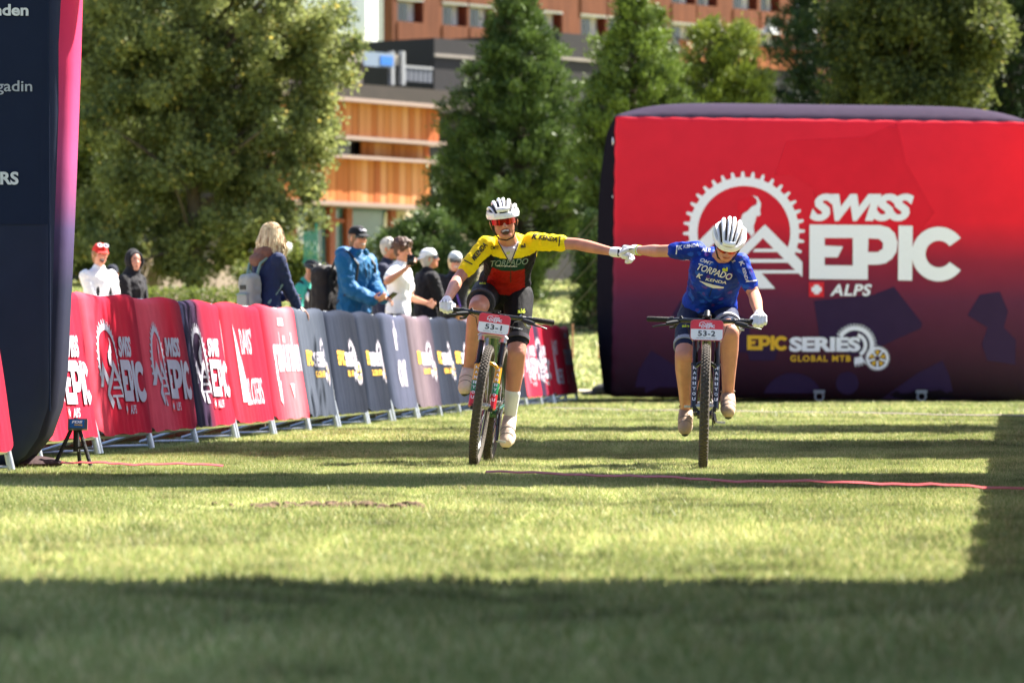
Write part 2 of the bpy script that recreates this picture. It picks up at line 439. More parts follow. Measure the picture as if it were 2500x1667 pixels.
M_pb = mat('cover_print_white', S(172, 166, 178), rough=.9, var=.04, scale=40, spec=.05)
M_pw = mat('print_white', S(232, 228, 242), rough=.75, var=.04, scale=40)
M_pg = mat('print_gold', S(224, 172, 45), rough=.75, var=.06, scale=40)
M_pr = mat('print_red', S(214, 28, 46), rough=.75, var=.05, scale=40)
M_pd = mat('print_dark', S(24, 24, 28), rough=.75, var=.05, scale=40)
ROLE = {'white': M_pw, 'gold': M_pg, 'flag': M_pr, 'plus': M_pw, 'dark': M_pd}
def merge_roles(L):
    """art parts of one colour into one print, layers that overlap stay apart by height"""
    d = {}
    for r, a in L: d.setdefault(r, []).append(a)
    return d

# ================================================================== CROWD BARRIERS
BL = 1.90
M_galv = mat('galvanised_tube', S(196, 198, 200), rough=.38, var=.12, scale=30, metal=.75, bump=.1)
def cover_mat(name, stops, rough=.9):
    stops = [(p_, tuple(q * .74 for q in c_[:3]) + (1,)) for p_, c_ in stops]
    return mat(name, (1, 1, 1, 1), rough=rough, var=.07, scale=9, bump=.15, bscale=120, ramp=(0, BL, stops), spec=.04)  # lengthwise ramp mixes print colour with painted tones of folds and lighting
RD, PK, DR, NV, MV = S(210, 38, 62), S(226, 84, 102), S(174, 30, 54), S(40, 42, 66), S(110, 40, 62)
CM = {
 'red':   cover_mat('cover_red', [(0, PK), (.3, RD), (.75, RD), (1, S(150, 36, 58))]),
 'pink':  cover_mat('cover_pink', [(0, S(226, 80, 96)), (.35, PK), (.7, RD), (1, MV)]),
 'navyred': cover_mat('cover_navy_red', [(0, NV), (.35, S(58, 38, 62)), (.6, DR), (.85, RD), (1, DR)]),
 'davos': cover_mat('cover_crimson', [(0, S(190, 46, 66)), (.3, S(206, 40, 58)), (.7, DR), (1, RD)]),
 'graub': cover_mat('cover_rose', [(0, RD), (.4, S(228, 92, 104)), (.7, S(232, 120, 128)), (1, RD)]),
 'grey':  cover_mat('cover_grey', [(0, S(88, 94, 108)), (.5, S(76, 82, 95)), (1, S(56, 62, 76))]),
 'dark':  cover_mat('cover_slate', [(0, S(44, 50, 66)), (.5, S(34, 39, 53)), (1, S(30, 34, 46))]),
 'steel': cover_mat('cover_steel', [(0, S(58, 64, 82)), (.4, S(84, 87, 108)), (1, S(80, 83, 102))]),
 'mauve': cover_mat('cover_mauve', [(0, S(104, 92, 100)), (.4, S(118, 102, 110)), (.8, S(86, 74, 86)), (1, S(60, 54, 66))]),
}
LEAN = .15
def front_y(u, z, seed):
    t = (z - .13) / .97
    a = .014 * math.sin(u * 5.1 + seed * 1.7 + .8 * t) + .007 * math.sin(u * 13 + seed * 2.3 + 2.2 * t) * (1 - .4 * t) + .003 * math.sin(u * 29 + 4 * t + seed)
    edge = max(0, 1 - min(u, BL - u) / .09)
    sag = .006 * math.exp(-((t - .06) / .08) ** 2) * math.sin(u * 38 + seed)
    return -.055 - a * (.35 + .9 * (1 - t) * t * 2) + .05 * edge ** 2 + sag
def cover_mesh(seed):
    nu, m = 56, MB(); prof = []
    for i in range(22): prof.append(('f', .13 + .93 * i / 21))
    for a in (30, 60, 90, 120, 150): prof.append(('t', math.radians(a)))
    for i in range(8): prof.append(('b', 1.06 - .9 * i / 7))
    vs = []
    for k, x in prof:
        for j in range(nu + 1):
            u = BL * j / nu
            sagt = .012 * math.sin(u * 3.4 + seed) - .03 * max(0, 1 - min(u, BL - u) / .1) ** 2
            if k == 'f': y, z = front_y(u, x, seed), x + sagt * (x - .13) / .93
            elif k == 't':
                c = math.cos(x); f0 = front_y(u, 1.06, seed); y = (f0 + .045) / 2 - c * (.045 - f0) / 2; z = 1.06 + sagt + .05 * math.sin(x)
            else: y, z = .045 + .01 * math.sin(u * 8 + seed), x + sagt
            if k == 'f' and x < .14: z += .006 * math.sin(u * 9 + seed) + .05 * max(0, 1 - min(u, BL - u) / .12)
            vs.append(V((u, y + LEAN * z, z)))
    n1 = nu + 1
    fs = [(i * n1 + j, i * n1 + j + 1, (i + 1) * n1 + j + 1, (i + 1) * n1 + j) for i in range(len(prof) - 1) for j in range(nu)]
    m.add(vs, fs); return m
def barrier_frame_parts(root):
    sh = lambda x, y, z: V((x, y + LEAN * z, z))
    m = MB(); r = .02
    m.tube([sh(.03, 0, .14), sh(.03, 0, .98), sh(.06, 0, 1.05), sh(.12, 0, 1.08), sh(BL - .12, 0, 1.08), sh(BL - .06, 0, 1.05), sh(BL - .03, 0, .98), sh(BL - .03, 0, .14)], r, 10)
    m.tube([sh(.03, 0, .125), sh(BL - .03, 0, .125)], .019, 10)
    m.build('rail_frame', M_galv, root)
    for k in range(11):
        b = MB(); x = .14 + k * (BL - .28) / 10; b.tube([sh(x, 0, .125), sh(x, 0, 1.07)], .008, 6); b.build('bar', M_galv, root)
    for x in (.035, BL - .035):
        b = MB(); b.tube([sh(x, 0, .26), sh(x, -.02, .012)], .023, 10)
        b.tube([sh(x, 0, .14), V((x + .01, .42, .015))], .014, 8); b.tube([sh(x, -.02, .03), V((x + .01, .42, .018))], .011, 8)
        b.box((x + .01, .44, .008), (.05, .08, .014)); b.build('leg', M_galv, root)
def place_barrier(x, y, ang, kind, art, seed, label, with_art=True, group='barriers lining the course'):
    r = thing('crowd_barrier', (0, 0, 0), label, 'barrier', group)
    barrier_frame_parts(r)
    cv = cover_mesh(seed).build('fabric_cover', CM[kind], r); sub = []
    if with_art:
        def mp_at(cx, cz, w):
            def f(ax, ay, off):
                u = cx + ax * w; z = cz + ay * w
                if u < .03 or u > BL - .03 or z > 1.05 or z < .14: return None
                return V((u, front_y(u, z, seed) - .005 - off + LEAN * z, z))
            return f
        def put(L, cx, cz, w):
            for i, (rl, arts) in enumerate(merge_roles(L).items()):
                for j, a in enumerate(arts):
                    sub.append((M_pb if ROLE[rl] is M_pw else ROLE[rl], a, mp_at(cx, cz, w), .0007 * j + (.002 if rl == 'plus' else 0)))
        if art == 'se': put(SE_N, .98, .60, 1.5)
        elif art == 'es': put(ES_N, 1.0, .62, 1.36)
        elif art == 'davos':
            L = [('white', art_fit(art_text("DAVOS'", .012), -.28, .06, .30, .25)), ('white', art_fit(art_text('KLOSTERS', .012), -.28, -.30, .48, -.11)),
                 ('white', art_poly([(-.50, .28), (-.33, -.04), (-.36, -.28), (-.46, -.28)])), ('white', art_poly([(-.34, .06), (-.30, -.06), (-.18, -.30), (-.33, -.30)]))]
            put(L, .92, .62, 1.15)
        elif art == 'graub':
            L = [('white', art_fit(art_text('graub\u00fcnden', .03), -.5, -.16, .5, .16)),
                 ('white', art_poly([(-.1, .2), (-.05, .36), (.0, .24), (.06, .34), (.08, .2)])),
                 ('white', art_poly([(-.5, -.14), (-.32, -.14), (-.36, -.3), (-.46, -.26)])), ('white', art_poly([(.05, -.16), (.16, -.16), (.12, -.26)]))]
            put(L, .98, .66, 1.4)
        elif art == 'omt':
            L = [('white', art_fit(art_text('ale', .05), -.28, .12, .0, .46)), ('white', art_fit(art_text('OMT', .06), -.3, -.28, .42, .02))]
            put(L, .9, .62, .95)
        # one print per colour
        for M_ in {id(s[0]): s[0] for s in sub}.values():
            bmv, bmf = MB(), []
            for mm, a, f, off in sub:
                if mm is not M_: continue
                o = stamp('print', a, mm, cv, f, step=.05, off=off)
                if o:
                    bmv.add([v.co.copy() for v in o.data.vertices], [tuple(p.vertices) for p in o.data.polygons]); me = o.data; bpy.data.objects.remove(o); bpy.data.meshes.remove(me)
            if bmv.f: tag(link('print', bmv.mesh('print'), M_, cv, smooth=False), kind='stuff')
    r.location = (x, y, 0); r.rotation_euler = (0, 0, ang); return r
KBAR = 69000.0
def row_pt(i):                                       # foot line of the left row, i-th joint
    q = 0.00045 + 0.0000281 * i; Y = KBAR * q
    return V((-KBAR / FPX + .1035 * Y + .16, Y, 0))
SEQ = [('red', 'se'), ('red', 'se'), ('pink', 'se'), ('navyred', 'se'), ('davos', 'davos'), ('graub', 'graub'), ('grey', 'es'), ('dark', 'es'), ('dark', 'es'), ('steel', 'omt'),
       ('mauve', 'es'), ('dark', 'es'), ('dark', 'es'), ('mauve', 'es'), ('dark', 'es'), ('dark', 'es'), ('red', 'se'), ('navyred', 'se'), ('davos', 'davos'), ('graub', 'graub')]
BLAB = ['red fabric covered barrier half hidden by the dark arch leg', 'red covered barrier with race logo, first one clear of the arch leg', 'pinkish red covered barrier with race logo, second clear of the arch leg',
 'navy and red covered barrier with race logo in the front left row', 'crimson covered barrier with two lines of thin white lettering beside the navy one', 'rose pink barrier with one wide white word beside the first grey barrier',
 'light grey covered barrier under the blonde woman\'s hand', 'slate barrier with gold and white lettering, next to the light grey one', 'slate barrier with gold and white lettering in front of the blue jacket man',
 'plain steel grey barrier with two small white words below the boy', 'mauve grey barrier with gold and white lettering below the boy in white', 'dark barrier with gold lettering below the white cap man', 'dark barrier with gold lettering just left of the yellow rider\'s wheel',
 'mauve covered barrier behind the yellow rider\'s raised knee', 'dark barrier hidden behind the yellow rider\'s bicycle, nearer one', 'dark barrier hidden behind the yellow rider\'s bicycle, farther one',
 'red covered barrier right of the yellow rider\'s lower leg', 'navy and red barrier third from the far end of the row', 'crimson covered barrier second from the far end of the row', 'rose covered barrier at the far end of the left row']
for i, (k, a) in enumerate(SEQ):
    p0, p1 = row_pt(i - 1), row_pt(i); d = p1 - p0
    place_barrier(p0.x + random.uniform(-.015, .015), p0.y, math.atan2(d.y, d.x) + random.uniform(-.012, .012), k, a, i * 1.37 + .4, BLAB[i])
# near barrier in front of the arch leg, its end just in frame
e = P(36, 1152, 26.6); ang = math.radians(86)
place_barrier(e.x - BL * math.cos(ang) - .03, e.y - BL * math.sin(ang), ang, 'red', 'se', 3.3, 'red covered barrier at the left edge, nearer than the dark arch leg', with_art=False)
# right-hand row, just outside the picture: its shadow edge crosses the grass
base = None; i = 0; y = 9.2
while y < 50.5:
    x = 2.60 + .11 * (y - 20); a_ = math.atan2(1, .11) + math.pi
    px_, py_ = x + .11 * BL, y + BL
    last = y + BL * 1.05 >= 50.5
    lab = 'red covered barrier at the far end of the right row, beyond the picture edge' if last else 'red covered barrier of the right row, beyond the picture edge'
    if base is None: base = place_barrier(px_, py_, a_, 'red', None, 5.1, lab, False, 'barriers of the right row'); o = base
    else: o = copy_tree(base); o.location = (px_, py_, 0); o['label'] = lab
    y += BL * 1.01; i += 1

# ================================================================== INFLATABLES
def rounded_block(x0, x1, y0, y1, z0, z1, rad, n=26, bulge=.1, wob=0.0, tb=None):
    """inflated block: rounded edges, faces bowed out, small seam puckers"""
    bm = bmesh.new(); bmesh.ops.create_cube(bm, size=2.0)
    bmesh.ops.subdivide_edges(bm, edges=bm.edges[:], cuts=n, use_grid_fill=True)
    cx, cy, cz = (x0 + x1) / 2, (y0 + y1) / 2, (z0 + z1) / 2; hx, hy, hz = (x1 - x0) / 2, (y1 - y0) / 2, (z1 - z0) / 2
    m = MB(); m.q = []
    for k, v in enumerate(bm.verts):
        # denser rows near the edges
        q = [math.copysign(1 - (1 - abs(c)) ** 1.6, c) for c in v.co]
        p = V((q[0] * hx, q[1] * hy, q[2] * hz))
        inn = V((max(-hx + rad, min(hx - rad, p.x)), max(-hy + rad, min(hy - rad, p.y)), max(-hz + rad, min(hz - rad, p.z))))
        d = p - inn
        if d.length > 1e-6: p = inn + d.normalized() * rad
        u, w, t = abs(q[0]), abs(q[1]), abs(q[2])
        if w > .999: p.y += math.copysign(bulge * (1 - u ** 3) * (1 - t ** 3), q[1])
        if u > .999: p.x += math.copysign(bulge * (1 - w ** 3) * (1 - t ** 3), q[0])
        if t > .999: p.z += (bulge if tb is None else tb) * (1 - u ** (4 if tb is None else 7)) * (1 - w ** (3 if tb is None else 8)) if q[2] > 0 else 0
        if wob:
            ed = max(0, (max(min(u, t), min(w, t), min(u, w)) - .86) / .14)
            p += p.normalized() * wob * ed * math.sin((p.x * 1.0 + p.z * 1.3 + p.y) * 17)
        m.v.append(p + V((cx, cy, cz))); v.index = k; m.q.append(tuple(q))
    for f in bm.faces: m.f.append(tuple(v.index for v in f.verts))
    bm.free(); return m
# ---- the big block behind the riders
YB = 65.0
bl = P(1490, 968, YB); br = P(2512, 976, YB); ztop = P(0, 292, YB).z
box = thing('inflatable_block', ((bl.x + br.x) / 2, YB + 2.6, 0), 'big red and purple inflatable block with white race logo on the grass', 'inflatable block')
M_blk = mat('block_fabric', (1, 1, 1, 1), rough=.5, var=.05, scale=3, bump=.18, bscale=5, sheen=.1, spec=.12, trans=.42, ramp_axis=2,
            ramp=(0.0, ztop, [(0, S(10, 8, 12)), (.12, S(62, 38, 56)), (.36, S(104, 52, 82)), (.50, S(156, 50, 76)), (.64, S(234, 46, 68)), (1, S(244, 50, 72))]))  # print gradient; its near-black foot has shade painted in as well
B = rounded_block(bl.x, br.x, YB, YB + 5.2, 0.03, ztop, .07, 44, .16, .010, .25)
roll = Matrix.Translation(V(((bl.x + br.x) / 2, YB, 0))) @ Matrix.Rotation(math.radians(.75), 4, 'Y') @ Matrix.Translation(-V(((bl.x + br.x) / 2, YB, 0)))
B.xf(roll); zmin = min(v.z for v in B.v); B.v = [v - V((0, 0, zmin - .01)) for v in B.v]
body = B.build('inflated_body', M_blk, box)
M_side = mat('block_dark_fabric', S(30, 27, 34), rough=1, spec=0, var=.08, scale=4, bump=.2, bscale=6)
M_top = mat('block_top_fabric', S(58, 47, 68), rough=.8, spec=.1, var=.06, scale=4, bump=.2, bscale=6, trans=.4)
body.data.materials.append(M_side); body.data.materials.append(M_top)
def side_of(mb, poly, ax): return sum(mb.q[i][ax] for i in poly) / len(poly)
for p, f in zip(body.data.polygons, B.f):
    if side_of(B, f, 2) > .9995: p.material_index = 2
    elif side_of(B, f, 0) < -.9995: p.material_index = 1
bv = B.bvh()
def box_map(x, y, off):
    q = P(x, -y, YB); h = bv.ray_cast(V((q.x, YB - 3, q.z)), V((0, 1, 0)), 8)
    return None if h[0] is None else h[0] - V((0, .006 + off, 0))
M_shade = {'navy': mat('print_navy', S(54, 38, 66), rough=.8, spec=.05, var=.05, scale=5), 'deep': mat('print_deep_red', S(214, 36, 54), rough=.8, spec=.05, var=.05, scale=5)}
shapes = [('deep', [(1890, -430), (1905, -390), (1920, -345), (2110, -335), (2190, -300), (2210, -400), (2280, -520), (2250, -560), (2050, -560), (1990, -520), (1985, -460), (1930, -425)]),
          ('deep', [(1800, -490), (1835, -480), (1830, -510), (1800, -520)]),
          ('navy', [(1590, -855), (1560, -900), (1545, -972), (1690, -972), (1680, -915), (1630, -880)]),
          ('navy', [(1985, -735), (2130, -720), (2180, -700), (2250, -790), (2246, -802), (2150, -845), (2080, -870), (2000, -830)]),
          ('navy', [(2300, -880), (2240, -910), (2150, -975), (2330, -975), (2318, -920)]),
          ('navy', arc(2068, -935, 28, 0, 350, 20)), ('navy', arc(1935, -985, 75, 20, 160, 20)),
          ('navy', [(2360, -770), (2390, -720), (2440, -712), (2460, -760), (2450, -800), (2480, -830), (2478, -890), (2410, -880), (2395, -840), (2410, -800)]),
          ('navy', [(1640, -770), (1660, -735), (1700, -725), (1760, -760), (1830, -780), (1828, -860), (1790, -860)]),
          ('navy', [(1820, -852), (1850, -840), (1900, -850), (1890, -880), (1830, -880)])]
for i, (k, poly) in enumerate(shapes):
    stamp('camouflage_print', art_poly(poly), M_shade[k], body, box_map, step=45, off=.0)
for i, (r, a) in enumerate(SE_ART): stamp('logo_print', a, ROLE[r], body, box_map, step=40, off=.006 + .0006 * i + (.004 if r == 'plus' else 0))
for i, (r, a) in enumerate(ES_ART): stamp('logo_print', a, ROLE[r], body, box_map, step=40, off=.006 + .0006 * i)
# lettering on top of the block, seen edge on
tv = lambda x, y, off: (lambda h: None if h[0] is None else h[0] + V((0, 0, .006 + off)))(bv.ray_cast(V((x, y, 9)), V((0, 0, -1)), 10))
xa, xb = P(1925, 0, YB + 1.5).x, P(2110, 0, YB + 1.5).x
stamp('top_lettering', art_fit(art_text('GLOBAL MTB', .03, 0, 1.2), xa, YB + 1.6, xb, YB + 2.4), M_pg, body, tv, step=.3)
gx = P(2180, 0, YB + 2).x
stamp('top_gear_print', gear(gx, YB + 1.9, .45, .39, .22, 30, 0, 360), M_pw, body, tv, step=.3)
# anchor skirt, sandbags, tie rings, guy lines
M_black = mat('black_webbing', S(22, 22, 24), rough=.8, var=.2, scale=20, bump=.4)
m = MB(); g = G(1478, 968); 
m.ell((g.x + .05, g.y + .3, .10), (.28, 0, 0), (0, .22, 0), (.02, 0, .13)); m.ell((g.x - .18, g.y + .35, .04), (.22, 0, 0), (0, .2, 0), (0, 0, .07)); m.ell((g.x + .5, g.y - .05, .03), (.3, 0, 0), (0, .12, 0), (0, 0, .06))
m.build('ballast_flap', M_black, box)
for px in (2000, 2250):
    r = MB(); q = P(px, 968, YB - .08); r.ring(q, (0, 1, 0), .06, .014, 16, 6); r.box(q + V((0, 0, .07)), (.16, .02, .05)); r.build('tie_ring', mat('grey_webbing', S(128, 128, 132), rough=.7), box)
for yy in (345, 480):
    r = MB(); q = P(1500, yy, YB + .1); r.ring(q + V((-.02, 0, 0)), (1, 0, 0), .045, .012, 14, 6); r.build('tie_ring', M_pw, box)
M_rope = mat('guy_rope', S(52, 50, 46), rough=.8)
for a, b in (((1492, 480, 70.5), (1305, 742, 78)), ((1490, 590, 70.5), (1300, 770, 79)), ((1488, 640, 71), (1362, 775, 77)), ((1490, 490, 74), (1330, 640, 86))):
    r = MB(); A, Bq = P(*a), P(*b); r.tube([A.lerp(Bq, t / 8) - V((0, 0, .10 * math.sin(math.pi * t / 8))) for t in range(9)], .006, 6); r.build('guy_line', M_rope, box)
r = MB(); A = P(1477, 450, 74.6); r.tube([A, P(1475, 640, 74.4)], .02, 6); r.build('seam_zip', M_pw, box)

# ---- finish arch: only its left leg shows
YA = 27.2
arch = thing('inflatable_arch', (-3.9, YA + .5, 0), 'tall dark blue inflatable finish arch with pink inner side at left', 'inflatable arch')
xr = (163 - 1250) * YA / FPX
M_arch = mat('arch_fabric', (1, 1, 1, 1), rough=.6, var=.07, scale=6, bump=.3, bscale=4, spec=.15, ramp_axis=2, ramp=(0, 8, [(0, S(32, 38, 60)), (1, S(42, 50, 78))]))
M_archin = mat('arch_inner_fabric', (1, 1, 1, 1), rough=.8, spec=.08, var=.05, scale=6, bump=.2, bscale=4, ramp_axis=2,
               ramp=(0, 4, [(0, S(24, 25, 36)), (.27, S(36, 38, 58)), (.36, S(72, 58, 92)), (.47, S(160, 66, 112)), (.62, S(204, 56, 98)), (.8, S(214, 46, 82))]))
def arch_piece(name, x0, x1, y0, y1, z0, z1, rad, inner=None):
    q = rounded_block(x0, x1, y0, y1, z0, z1, rad, 26, .06, .010)
    if inner == 1:                                       # this leg tapers and rounds off towards its foot
        for v in q.v:
            w_ = max(0.0, (v.x - (x0 + x1) / 2) / ((x1 - x0) / 2)); t_ = max(0.0, 1 - v.z / .55)
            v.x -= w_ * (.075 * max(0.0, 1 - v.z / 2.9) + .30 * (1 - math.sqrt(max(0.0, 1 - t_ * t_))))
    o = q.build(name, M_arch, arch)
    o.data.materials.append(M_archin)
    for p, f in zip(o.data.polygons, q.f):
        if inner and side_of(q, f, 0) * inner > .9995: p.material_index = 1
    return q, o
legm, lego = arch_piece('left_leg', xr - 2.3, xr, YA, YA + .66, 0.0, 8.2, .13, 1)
arch_piece('right_leg', 5.7, 8.0, YA, YA + .66, 0.0, 8.2, .13, -1)
arch_piece('beam', xr - .12, 5.82, YA + .05, YA + .62, 3.4, 8.15, .24)  # beam itself out of view; its depth is shaped for the shade it casts
lb = legm.bvh()
def leg_map(x, y, off):
    q = P(x, -y, YA); h = lb.ray_cast(V((q.x, YA - 2, q.z)), V((0, 1, 0)), 5)
    return None if h[0] is None else h[0] - V((0, .006 + off, 0))
M_ban = mat('arch_banner', S(30, 38, 60), rough=.7, spec=.08, var=.06, scale=8, bump=.25, bscale=3)
stamp('sponsor_banner', art_poly([(-560, 400), (126, 400), (122, 140), (117, -548), (-560, -548)]), M_ban, lego, leg_map, step=25)
def rtext(s, xend, base, top, bold, wscale=1.0):
    vs, fs = art_text(s, bold); xs = [q[0] for q in vs]; ys = [q[1] for q in vs]
    k = (base - top) / (max(ys) - min(ys)); w = (max(xs) - min(xs)) * k * wscale
    return art_fit((vs, fs), xend - w, -base, xend, -top)
M_lg = mat('lettering_pale', S(205, 207, 214), rough=.7)
stamp('lettering', rtext('graub\u00fcnden', 71, 49, 12, .03, 1.15), M_lg, lego, leg_map, step=12, off=.008)
stamp('lettering', rtext('Engadin', 80, 233, 198, .012, 1.15), mat('lettering_grey', S(160, 164, 176), rough=.7), lego, leg_map, step=12, off=.008)
stamp('lettering', rtext('KLOSTERS', 47, 452, 420, .035, 1.05), M_lg, lego, leg_map, step=12, off=.008)
# seams and the skirt at the foot
r = MB(); x_ = xr - .10
for xx in (xr - .10,): r.tube([V((xx, YA - .012, .35)), V((xx, YA - .075, 2)), V((xx, YA - .10, 4)), V((xx, YA - .1, 7.6))], .006, 6)
r.build('seam', M_ban, arch)
r = MB(); r.ell((xr - .36, YA + .4, .03), (.30, 0, 0), (0, .28, 0), (0, 0, .05)); r.build('red_foot_flap', mat('red_flap', S(44, 15, 17), rough=.9, bump=.4), arch)

# ---- second arch, added out of view so that its beam shades the foreground
shade_arch = thing('inflatable_arch', (0, 15, 0), 'unseen dark inflatable arch added near the camera to shade the foreground', 'inflatable arch')
for nm, a in (('left_leg', (-8.6, -6.6, 12.0, 16.1, 0, 7.9, .24)), ('right_leg', (8.4, 10.4, 12.0, 16.1, 0, 7.9, .24)), ('beam', (-6.7, 8.5, 12.0, 16.05, 4.6, 7.8, .24))):
    rounded_block(*a, 20, .05, .01).build(nm, M_arch, shade_arch)

# ---- timing tripod beside the arch leg
tp = thing('timing_tripod', G(186, 1142), 'small blue timing sign on a black tripod by the arch leg', 'tripod')
t0 = G(186, 1142); z_ = lambda py: P(0, py, t0.y).z
m = MB(); m.tube([t0 + V((0, 0, .1)), t0 + V((0, 0, z_(1050)))], .018, 8); m.build('column', M_black, tp)
for dx, dy in ((-.13, -.05), (.10, -.1), (.01, .14)):
    m = MB(); m.tube([t0 + V((0, 0, .30)), t0 + V((dx, dy, .008))], .012, 8); m.tube([t0 + V((0, 0, .12)), t0 + V((dx * .55, dy * .55, .13))], .007, 6); m.build('leg', M_black, tp)
M_case = mat('sign_case', S(70, 78, 86), rough=.4, var=.08)
c0 = P(190, 1036, t0.y - .03); Rm = Matrix.Rotation(math.radians(-18), 3, 'X')
m = MB(); m.box(c0, (.118, .03, .066), Rm); cs = m.build('sign_case', M_case, tp, smooth=False)
m = MB(); m.box(c0 + Rm @ V((-.004, -.018, 0)), (.088, .004, .05), Rm); m.build('sign_face', mat('sign_blue', S(24, 84, 150), rough=.3, var=.05), cs, smooth=False)
def sgn(x, y, off): return c0 + Rm @ V((x, -.0225 - off, y))
stamp('sign_lettering', art_fit(art_text('FDS', .04, .2), -.035, .002, .03, .018), M_pw, cs, sgn)
stamp('sign_lettering', art_fit(art_text('timing', .04), -.02, -.016, .03, -.004), M_pg, cs, sgn)
# ================================================================== BUILDINGS
def solve_s(px, X0, Y0, th):                          # distance along a facade (yaw th) from (X0,Y0) at which it crosses photo column px
    c, s = math.cos(th), math.sin(th); k = (px - 1250) / FPX
    return (k * Y0 - X0) / (c - k * s)
class Facade:
    """facade line starting at photo column px0, depth Y0, running right and away at yaw th (degrees)"""
    def __init__(s, px0, Y0, th):
        s.Y0 = Y0; s.X0 = (px0 - 1250) * Y0 / FPX; s.th = math.radians(th)
        s.d = V((math.cos(s.th), math.sin(s.th), 0)); s.n = V((math.sin(s.th), -math.cos(s.th), 0)); s.o = V((s.X0, s.Y0, 0))
        s.M = Matrix((s.d, -s.n, V((0, 0, 1)))).transposed()          # local x along, y into the wall, z up
    def s(s_, px): return solve_s(px, s_.X0, s_.Y0, s_.th)
    def z(s_, px, py):
        t = s_.s(px); Y = s_.Y0 + s_.d.y * t; return CAMH - (py - HOR) * Y / FPX
    def pt(s_, t, dep, z): return s_.o + s_.d * t - s_.n * dep + V((0, 0, z))
    def box(s_, mb, t0, t1, d0, d1, z0, z1):           # t along, d depth into the wall (negative = proud)
        mb.hexa([s_.pt(t0, d0, z0), s_.pt(t1, d0, z0), s_.pt(t1, d1, z0), s_.pt(t0, d1, z0), s_.pt(t0, d0, z1), s_.pt(t1, d0, z1), s_.pt(t1, d1, z1), s_.pt(t0, d1, z1)]); return mb
GZ = 2.5                                               # level of the terrace the buildings stand on
def wood(name, c, var=.35): return mat(name, c, rough=.75, var=var, scale=2.2, stretch=(2.2, 2.2, .15), bump=.3, bscale=8, spec=.2)
M_wood_f = wood('hotel_boards', S(112, 66, 44), .35); M_wood_red = wood('hotel_red_boards', S(92, 38, 24), .2)
M_plaster = mat('white_plaster', S(214, 208, 206), rough=.9, var=.06, scale=3); M_glass = mat('window_glass', S(42, 54, 58), rough=.12, var=.2, scale=2, spec=.6)
M_frame = mat('white_frame', S(150, 150, 150), rough=.5, var=.04); M_dark = mat('dark_cladding', S(34, 29, 30), rough=.7, var=.15, scale=3, stretch=(2, 2, .2)); M_dark2 = mat('brown_fascia', S(50, 40, 37), rough=.7, var=.15, scale=2)
M_conc = mat('pale_concrete', S(150, 140, 128), rough=.9, var=.12, scale=2); M_metal = mat('roof_edge_metal', S(150, 128, 120), rough=.5, var=.08, metal=.2)

# ---- hotel far behind
F = Facade(958, 282, 49)
hot = thing('hotel', F.pt(0, 0, GZ), 'large wood clad hotel with white balconies far behind the trees', 'building')
s_end = F.s(2080); zA = F.z(975, 52); st = 2.72
rows = [zA + st, zA, zA - st, zA - 2 * st]              # balcony floor levels (parapet tops)
for sa, sb, dp in ((0, 6, 1.25), (6.002, 14, 4), (14.002, s_end, 12)):
    m = MB(); F.box(m, sa, sb, 0.75, dp, GZ, zA + 3 * st); m.build('wall', M_plaster, hot, smooth=False)
cols = [(970, 1034), (1080, 1141), (1146, 1208), (1312, 1373), (1418, 1480), (1484, 1545), (1640, 1698), (1702, 1752), (1790, 1850), (1856, 1904), (1940, 1990)]
spans = [(F.s(a), F.s(b)) for a, b in cols]
edges = [0] + [q for sp in spans for q in sp] + [s_end]
for i in range(0, len(edges), 2):                       # piers between the balconies
    if edges[i + 1] - edges[i] < .05: continue
    m = MB(); F.box(m, edges[i], edges[i + 1], 0, 0.75, GZ, zA + 3 * st); m.build('board_pier', M_wood_f, hot, smooth=False)
for zr in rows:
    for k, (a, b) in enumerate(spans):
        m = MB(); F.box(m, a + .002, b - .002, -.06, 0.73, zr - 1.25, zr); m.build('balcony_parapet', M_wood_f, hot, smooth=False)
        if zr < zA - st * 1.5: continue
        m = MB(); F.box(m, b - .12, b - .004, 0.05, 0.72, zr + .004, zr + st - 1.256); m.build('balcony_side_wall', M_wood_red, hot, smooth=False)
        w0, w1 = a + .35, a + .35 + min(1.5, (b - a) * .55)
        m = MB(); F.box(m, w0, w1, 0.65, 0.745, zr + .004, zr + st - 1.45); w = m.build('window', M_frame, hot, smooth=False)
        for j in range(2):
            q = MB(); x0 = w0 + .08 + j * (w1 - w0 - .08) / 2; F.box(q, x0, x0 + (w1 - w0) / 2 - .12, 0.62, 0.648, zr + .06, zr + st - 1.53); q.build('pane', M_glass, w, smooth=False)
        m = MB(); F.box(m, a, b, -.02, 0.73, zr + st - 1.40, zr + st - 1.252); m.build('lintel', M_plaster, hot, smooth=False)
m = MB(); F.box(m, -.2, s_end, -.4, 1.4, zA + 3 * st + .002, zA + 3 * st + .5); m.build('roof', M_dark2, hot, smooth=False)
